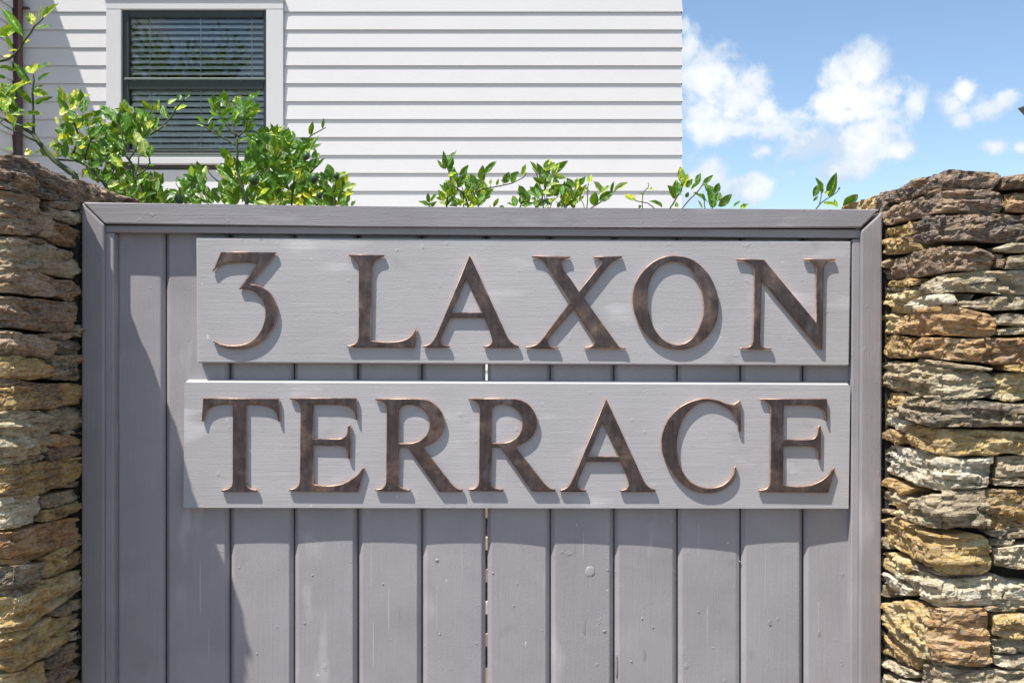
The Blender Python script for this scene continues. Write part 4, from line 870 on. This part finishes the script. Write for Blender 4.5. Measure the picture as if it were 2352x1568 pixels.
fill(T1, 'A', '1280,1090 1600,1040 1960,1160 1980,1330 1500,1330', 0.56, 0.08, 120, 0.014, 0.034, r1)
fill(T1, 'A', '700,40 1000,0 1060,200 1200,330 1250,560 900,700 760,700 680,400', 0.55, 0.07, 70, 0.016, 0.034, r1)
fill(T1, 'A', '1280,320 1500,200 1800,280 1800,480 1600,620 1350,560', 0.56, 0.06, 70, 0.018, 0.036, r1)
fill(T1, 'A', '-40,0 150,0 180,330 -40,300', 0.46, 0.05, 34, 0.016, 0.034, r1)
fill(T1, 'A', '1200,900 1500,900 1900,1000 1950,1260 1250,1120', 0.6, 0.08, 60, 0.016, 0.034, r1)
merge_small(T1, 285)
# dense bush with fruit under the window
T2, r2 = tree_root(610, 0.70, 'dense dark green citrus bush hung with green fruit under the window', 1.25, 0.026)
shoot(T2, 'B', '885,1290 850,1180 820,1090 780,900 775,650 785,530', 0.62, 0.0050, 0.0026, r2)
shoot(T2, 'B', '785,530 680,420 590,290 520,200', 0.62, 0.0024, 0.0014); shoot(T2, 'B', '785,530 890,430 900,300 900,180', 0.62, 0.0020, 0.0013); shoot(T2, 'B', '785,530 740,400 720,340', 0.62, 0.002, 0.0013)
shoot(T2, 'B', '770,640 620,550 450,450 340,380', 0.62, 0.0022, 0.0012); shoot(T2, 'B', '1500,1000 1560,760 1620,600 1700,520 1790,460 1890,410', 0.68, 0.0026, 0.0011, r2)
shoot(T2, 'B', '2010,1390 1990,1230 2010,1120 2020,1030', 0.62, 0.0026, 0.0012, r2); shoot(T2, 'B', '420,1360 250,1260 120,1230', 0.62, 0.0018, 0.0012, r2); shoot(T2, 'B', '170,1370 80,1250 10,1110', 0.6, 0.002, 0.001, r2)
shoot(T2, 'B', '550,1090 470,1030 420,970 400,900', 0.62, 0.0018, 0.001); shoot(T2, 'B', '1290,800 1340,700 1400,600 1380,500', 0.68, 0.002, 0.001, r2); shoot(T2, 'B', '1700,980 1780,900 1870,800', 0.64, 0.002, 0.001)
hero(T2, 'B', '565 215 450 -10 66 d;655 155 600 -10 80 d;590 265 695 165 78 d;725 245 815 145 80 d;865 180 808 25 46 d;905 95 960 -10 60 d;885 155 975 80 66 y;895 285 1050 210 58 d;875 295 825 160 56 d;755 395 832 265 80 d;630 345 745 295 52 d;605 355 505 315 48 d;375 355 255 258 52 y;415 360 495 240 42 d;450 445 475 325 86 d;535 505 650 365 66 d;355 395 258 362 28 y;905 415 825 350 66 d;930 425 965 325 60 d;690 815 580 655 96 d;890 765 925 625 52 d;785 600 945 555 56 d;1020 735 970 575 58 d;1155 625 1150 485 48 d;1295 505 1193 368 56 d;1280 505 1312 395 48 d;1330 510 1385 435 56 d;1172 475 1153 395 42 d;1340 655 1370 525 72 d;1605 705 1518 535 62 d;1575 725 1735 608 56 d;1690 692 1845 598 42 d;1700 505 1735 325 56 d;1850 425 1868 285 32 d;1785 805 1805 735 38 d;1790 890 1875 802 32 d;805 1125 565 938 70 d;1330 1065 1335 855 62 d;1395 1135 1515 945 66 d;1310 1095 1150 918 56 d;1085 1095 1215 1015 56 d;1435 1195 1285 1078 70 d;1635 1185 1745 1105 96 d;1975 1235 1765 1068 70 d;1965 1115 1895 975 66 d;2010 1285 1915 1155 56 d;2080 1175 2175 1075 48 d;2010 1395 1895 1255 106 d;2060 1355 2115 1235 86 d;1715 1265 1855 1195 56 y;1745 1385 1665 1285 76 d;1165 1372 1385 1332 46 p;1155 1372 1015 1318 56 p;965 1365 805 1295 56 d;780 1365 610 1190 76 d;685 1362 585 1308 76 y;545 1362 515 1248 66 d;485 1355 385 1268 66 d;300 1235 350 1115 106 d;215 1195 255 1005 66 d;325 1065 408 895 56 d;235 1055 105 988 56 d;100 1105 135 1055 46 d;30 1085 45 1005 36 d;2165 1392 2130 1340 46 d;2210 1392 2265 1328 42 d;285 975 242 932 46 y;1290 1305 1305 1195 66 d;640 1130 580 1050 70 d;1000 640 960 560 50 y;1450 640 1520 560 50 d;1230 620 1200 500 60 d;1400 590 1490 500 60 d;1230 800 1280 730 70 d;1180 900 1240 820 90 d;720 1230 640 1130 60 p', 0.62)
fill(T2, 'B', '560,1400 600,900 900,880 1000,560 1150,480 1420,520 1560,700 1560,950 1750,1080 1880,1200 1880,1400', 0.74, 0.14, 430, 0.018, 0.038, r2)
fill(T2, 'B', '-20,1390 60,1100 200,1020 380,960 420,1200 480,1390', 0.66, 0.08, 60, 0.014, 0.032, r2)
fill(T2, 'B', '460,60 1000,20 1000,400 820,520 560,380', 0.66, 0.05, 34, 0.018, 0.034, r2)
fill(T2, 'B', '1880,1000 2120,1060 2180,1240 2150,1400 1850,1400', 0.68, 0.08, 50, 0.016, 0.034, r2)
fill(T2, 'B', '1480,560 1700,560 1820,820 1700,1000 1500,900', 0.70, 0.08, 40, 0.016, 0.034, r2)
merge_small(T2, 285)
for x, y, r, Y in ((990, 1062, 66, 0.60), (1645, 765, 48, 0.63), (1745, 1045, 58, 0.60), (2022, 1010, 42, 0.61), (1810, 1250, 40, 0.64), (50, 1310, 58, 0.6)): fruit(T2, 'B', x, y, r, Y - 0.07, LR.uniform(-.6, .6))
# thin shoots against the white wall
T3, r3 = tree_root(1090, 0.60, 'young citrus tree whose sparse shoots top the gate before plain white boards', 1.2, 0.018)
for s, a, b in (('350,640 370,540 400,400 380,300 350,200', .0024, .0012), ('590,650 560,560 480,460 440,420', .0024, .0013), ('350,640 420,560 470,480 490,330', .0016, .001), ('630,500 740,460 860,440 1040,400 1150,340 1190,290', .0017, .001),
    ('590,650 640,520 700,400 740,290', .0022, .0012), ('170,650 180,590', .0014, .001), ('690,620 760,560 810,520', .0014, .001), ('850,650 860,600', .001, .0008), ('180,640 130,590', .001, .0008), ('540,660 530,560 520,440', .0016, .001)): shoot(T3, 'C', s, 0.52, a, b, r3)
hero(T3, 'C', '340 255 330 88 44 d;368 235 437 68 52 d;388 265 420 150 58 d;332 252 264 163 24 d;372 332 442 288 56 y;462 372 450 268 38 d;493 322 577 218 42 d;500 392 557 283 38 d;402 402 348 368 44 d;362 502 298 418 38 d;370 542 412 438 48 d;440 532 428 438 48 y;488 442 532 393 34 y;172 602 164 512 34 d;190 592 242 513 34 d;182 642 86 588 44 d;190 632 236 600 34 d;332 592 275 488 76 y;672 482 640 348 98 d;622 422 553 363 48 d;722 372 732 238 62 d;757 297 862 178 48 d;742 442 740 368 34 y;802 512 812 438 38 p;690 602 752 508 52 d;710 592 803 538 44 d;684 622 598 538 78 y;540 612 540 528 78 y;470 612 438 558 58 d;815 422 821 362 24 y;880 422 897 362 22 y;962 402 1002 298 58 d;1030 392 1115 298 86 d;1152 322 1182 215 44 y;950 412 934 368 28 d;845 642 892 563 32 y;400 300 430 230 44 d;470 640 380 628 40 d;600 470 570 520 50 y;640 620 600 650 50;500 640 480 570 50 y;820 648 800 640 20 d;960 650 915 648 22 d;360 460 330 400 30 d;410 480 440 420 40 y', 0.52, 1.15)
fill(T3, 'C', '300,640 340,380 460,330 600,400 760,380 800,560 700,660', 0.56, 0.06, 60, 0.012, 0.028, r3)
T4, r4 = tree_root(1330, 0.66, 'young citrus tree topping the gate near the house corner, pale variegated leaf tips', 1.2, 0.018)
for s, a, b in (('1310,645 1350,550 1385,440 1400,330 1430,240', .0024, .0012), ('1350,520 1290,300 1250,240', .0014, .0009), ('1420,640 1380,560 1370,470', .0014, .001), ('1590,650 1560,540 1560,460', .0016, .001), ('1600,655 1690,560 1740,450 1770,380', .0018, .001),
    ('1815,655 1830,520 1840,400', .0014, .0009), ('1860,660 1960,600 2060,520 2120,470 2180,430', .0018, .001), ('1790,655 1760,560', .001, .0008), ('1130,650 1160,560', .0018, .001), ('1560,655 1500,590', .001, .0008), ('1440,650 1450,590 1530,530', .0012, .0008), ('1385,400 1330,310 1300,290', .0012, .0008)): shoot(T4, 'C', s, 0.56, a, b, r4)
hero(T4, 'C', '1062 642 998 618 48 d;1082 642 1058 558 56 d;1192 642 1118 452 104 d;1282 642 1292 578 88 d;1142 642 1205 628 56 d;1352 532 1298 462 48 d;1372 312 1308 208 46 d;1302 292 1223 193 38 d;1388 275 1435 165 66 y;1450 292 1600 183 62 d;1430 332 1585 342 46 p;1382 402 1270 343 42 d;1362 432 1285 378 34 p;1410 442 1520 393 32 p;1480 532 1532 438 52 d;1440 602 1482 558 66 y;1570 522 1543 408 46 d;1570 512 1625 448 46 d;1700 482 1722 358 38 y;1740 422 1798 343 42 d;1740 532 1812 428 38 y;1850 402 1862 322 42 y;1992 502 1887 398 60 p;1950 582 2085 498 66 d;1892 632 1912 498 72 d;2080 502 2097 393 32 d;2110 472 2230 398 42 p;2240 560 2225 535 40 y;1650 622 1705 520 38 y;1600 622 1612 540 38 y;1420 240 1480 190 50 p;1440 260 1500 210 50 y;1380 480 1420 500 50 p;1330 270 1300 240 40 y;1620 560 1590 500 40 y;1660 560 1640 480 36 p;1380 650 1420 640 30 p;1480 480 1440 530 50 p;1740 590 1780 540 30 p;1840 470 1810 455 26 y;1860 500 1830 480 26 y;1960 520 2060 450 60 p', 0.56, 1.15)
fill(T4, 'C', '1040,660 1140,540 1300,520 1380,300 1480,260 1560,440 1760,420 1780,560 1700,660', 0.60, 0.06, 80, 0.012, 0.028, r4)
T5, r5 = tree_root(1640, 0.72, 'slim citrus shoots standing past the house corner against the blue sky', 1.2, 0.016)
for s, a, b in (('2150,1395 2190,1340 2225,1280 2228,1180', .0022, .0011), ('2230,1400 2290,1330 2352,1270 2400,1200', .0016, .001), ('1960,1395 1970,1320 1975,1290 2010,1250', .0012, .0008), ('2045,1400 2000,1365 1920,1350 1870,1325', .0014, .0009), ('2390,1420 2380,1350 2360,1310', .0014, .0009), ('2430,1420 2440,1340 2470,1290', .0014, .0009)): shoot(T5, 'F', s, 0.60, a, b, r5)
hero(T5, 'F', '2100 1396 2028 1348 34 d;2195 1330 2150 1260 50 d;2190 1310 2200 1220 90 d;2225 1230 2222 1135 42 y;2235 1260 2265 1180 40 y;2195 1395 2195 1365 30 d;1920 1345 1850 1315 34 y;1900 1350 1915 1320 24 y;2000 1270 2035 1270 20 y;2010 1250 1998 1232 14 p;1970 1310 1950 1300 14 p;1940 1395 1955 1385 20', 0.60, 1.15)
hero(T5, 'E', '20 1295 12 1228 54 d;78 1265 115 1215 56 d;150 1245 165 1173 34 d;185 1252 248 1193 28 d;72 1332 88 1300 28;105 1280 168 1248 48 d;218 1362 135 1310 38 d;262 1332 205 1238 44 d;272 1302 292 1243 34 d;242 1402 213 1278 34 d;260 1402 262 1338 48 d;290 1392 378 1318 42 d;280 1362 300 1298 38 d;180 1402 148 1363 28 p;392 1397 445 1368 24 d;440 1402 486 1380 24 y;240 1320 215 1290 26', 0.60, 1.15)
T6, r6 = tree_root(1880, 0.60, 'single small citrus sprig beside the sunlit stone wall against the sky', 1.2, 0.014)
shoot(T6, 'E', '950,1407 985,1370 1040,1330 1085,1295 1112,1262', 0.40, .0016, .0008, r6); shoot(T6, 'E', '975,1380 985,1330 988,1290', 0.40, .001, .0007); shoot(T6, 'E', '1120,1400 1140,1385', 0.4, .001, .0008, r6)
hero(T6, 'E', '932 1327 955 1262 34 d;988 1305 964 1213 34 d;1008 1312 1038 1288 38 y;1040 1332 1088 1188 50 d;998 1372 1078 1382 28 y;1092 1397 1072 1353 24 y;1100 1282 1112 1262 11 d;1130 1392 1217 1322 54 d;930 1358 956 1335 14 d', 0.40, 1.15)

# ------------------------------------------------------------------ street tree behind the photographer, mirrored in the upper pane
ST = thing('street_tree', (-6.4, -4.4, 0.0), 'broad leafed street tree across the footpath, mirrored in the upper window pane', 'tree')
tb = [Vector((-6.4, -4.4, -0.15)), Vector((-6.35, -4.35, 2.0)), Vector((-6.5, -4.3, 4.2)), Vector((-6.4, -4.4, 6.4))]
tube('trunk', tb, [0.17, 0.14, 0.10, 0.04], M['bark'], ST, 10)
RT = random.Random(5)
V, Fc, mi = [], [], []
bmT = bmesh.new()
for k in range(46):
    a = RT.uniform(0, 6.28); e = RT.uniform(-0.1, 1.1); l = RT.uniform(1.0, 2.4); s = tb[2].lerp(tb[3], RT.random()); d = Vector((math.cos(a) * math.cos(e), math.sin(a) * math.cos(e), math.sin(e)))
    P = [s, s + d * l * .5 + Vector((0, 0, .1)), s + d * l]; tube_bm(bmT, P, [0.035, 0.02, 0.008], 5)
    for q in range(60):
        f = RT.uniform(0.25, 1.05); b = P[0].lerp(P[2], f) + Vector((RT.gauss(0, .16), RT.gauss(0, .16), RT.gauss(0, .16))); dd = (d + Vector((RT.uniform(-1, 1), RT.uniform(-1, 1), RT.uniform(-.8, .8)))).normalized(); ln = RT.uniform(0.14, 0.26)
        sd = dd.cross(Vector((RT.uniform(-1, 1), RT.uniform(-1, 1), 1))).normalized() * ln * .22; i = len(V); m = b + dd * ln * .5
        nn = dd.cross(sd).normalized() * ln * .08
        V += [b, m + sd + nn, b + dd * ln, m - sd + nn, m]; Fc += [(i, i + 1, i + 4), (i + 1, i + 2, i + 4), (i + 2, i + 3, i + 4), (i + 3, i, i + 4)]
from_bm('limbs', bmT, M['bark'], ST, True)
cr = mesh('crown', V, Fc, M['leaf'], ST); tag(cr, kind='stuff')
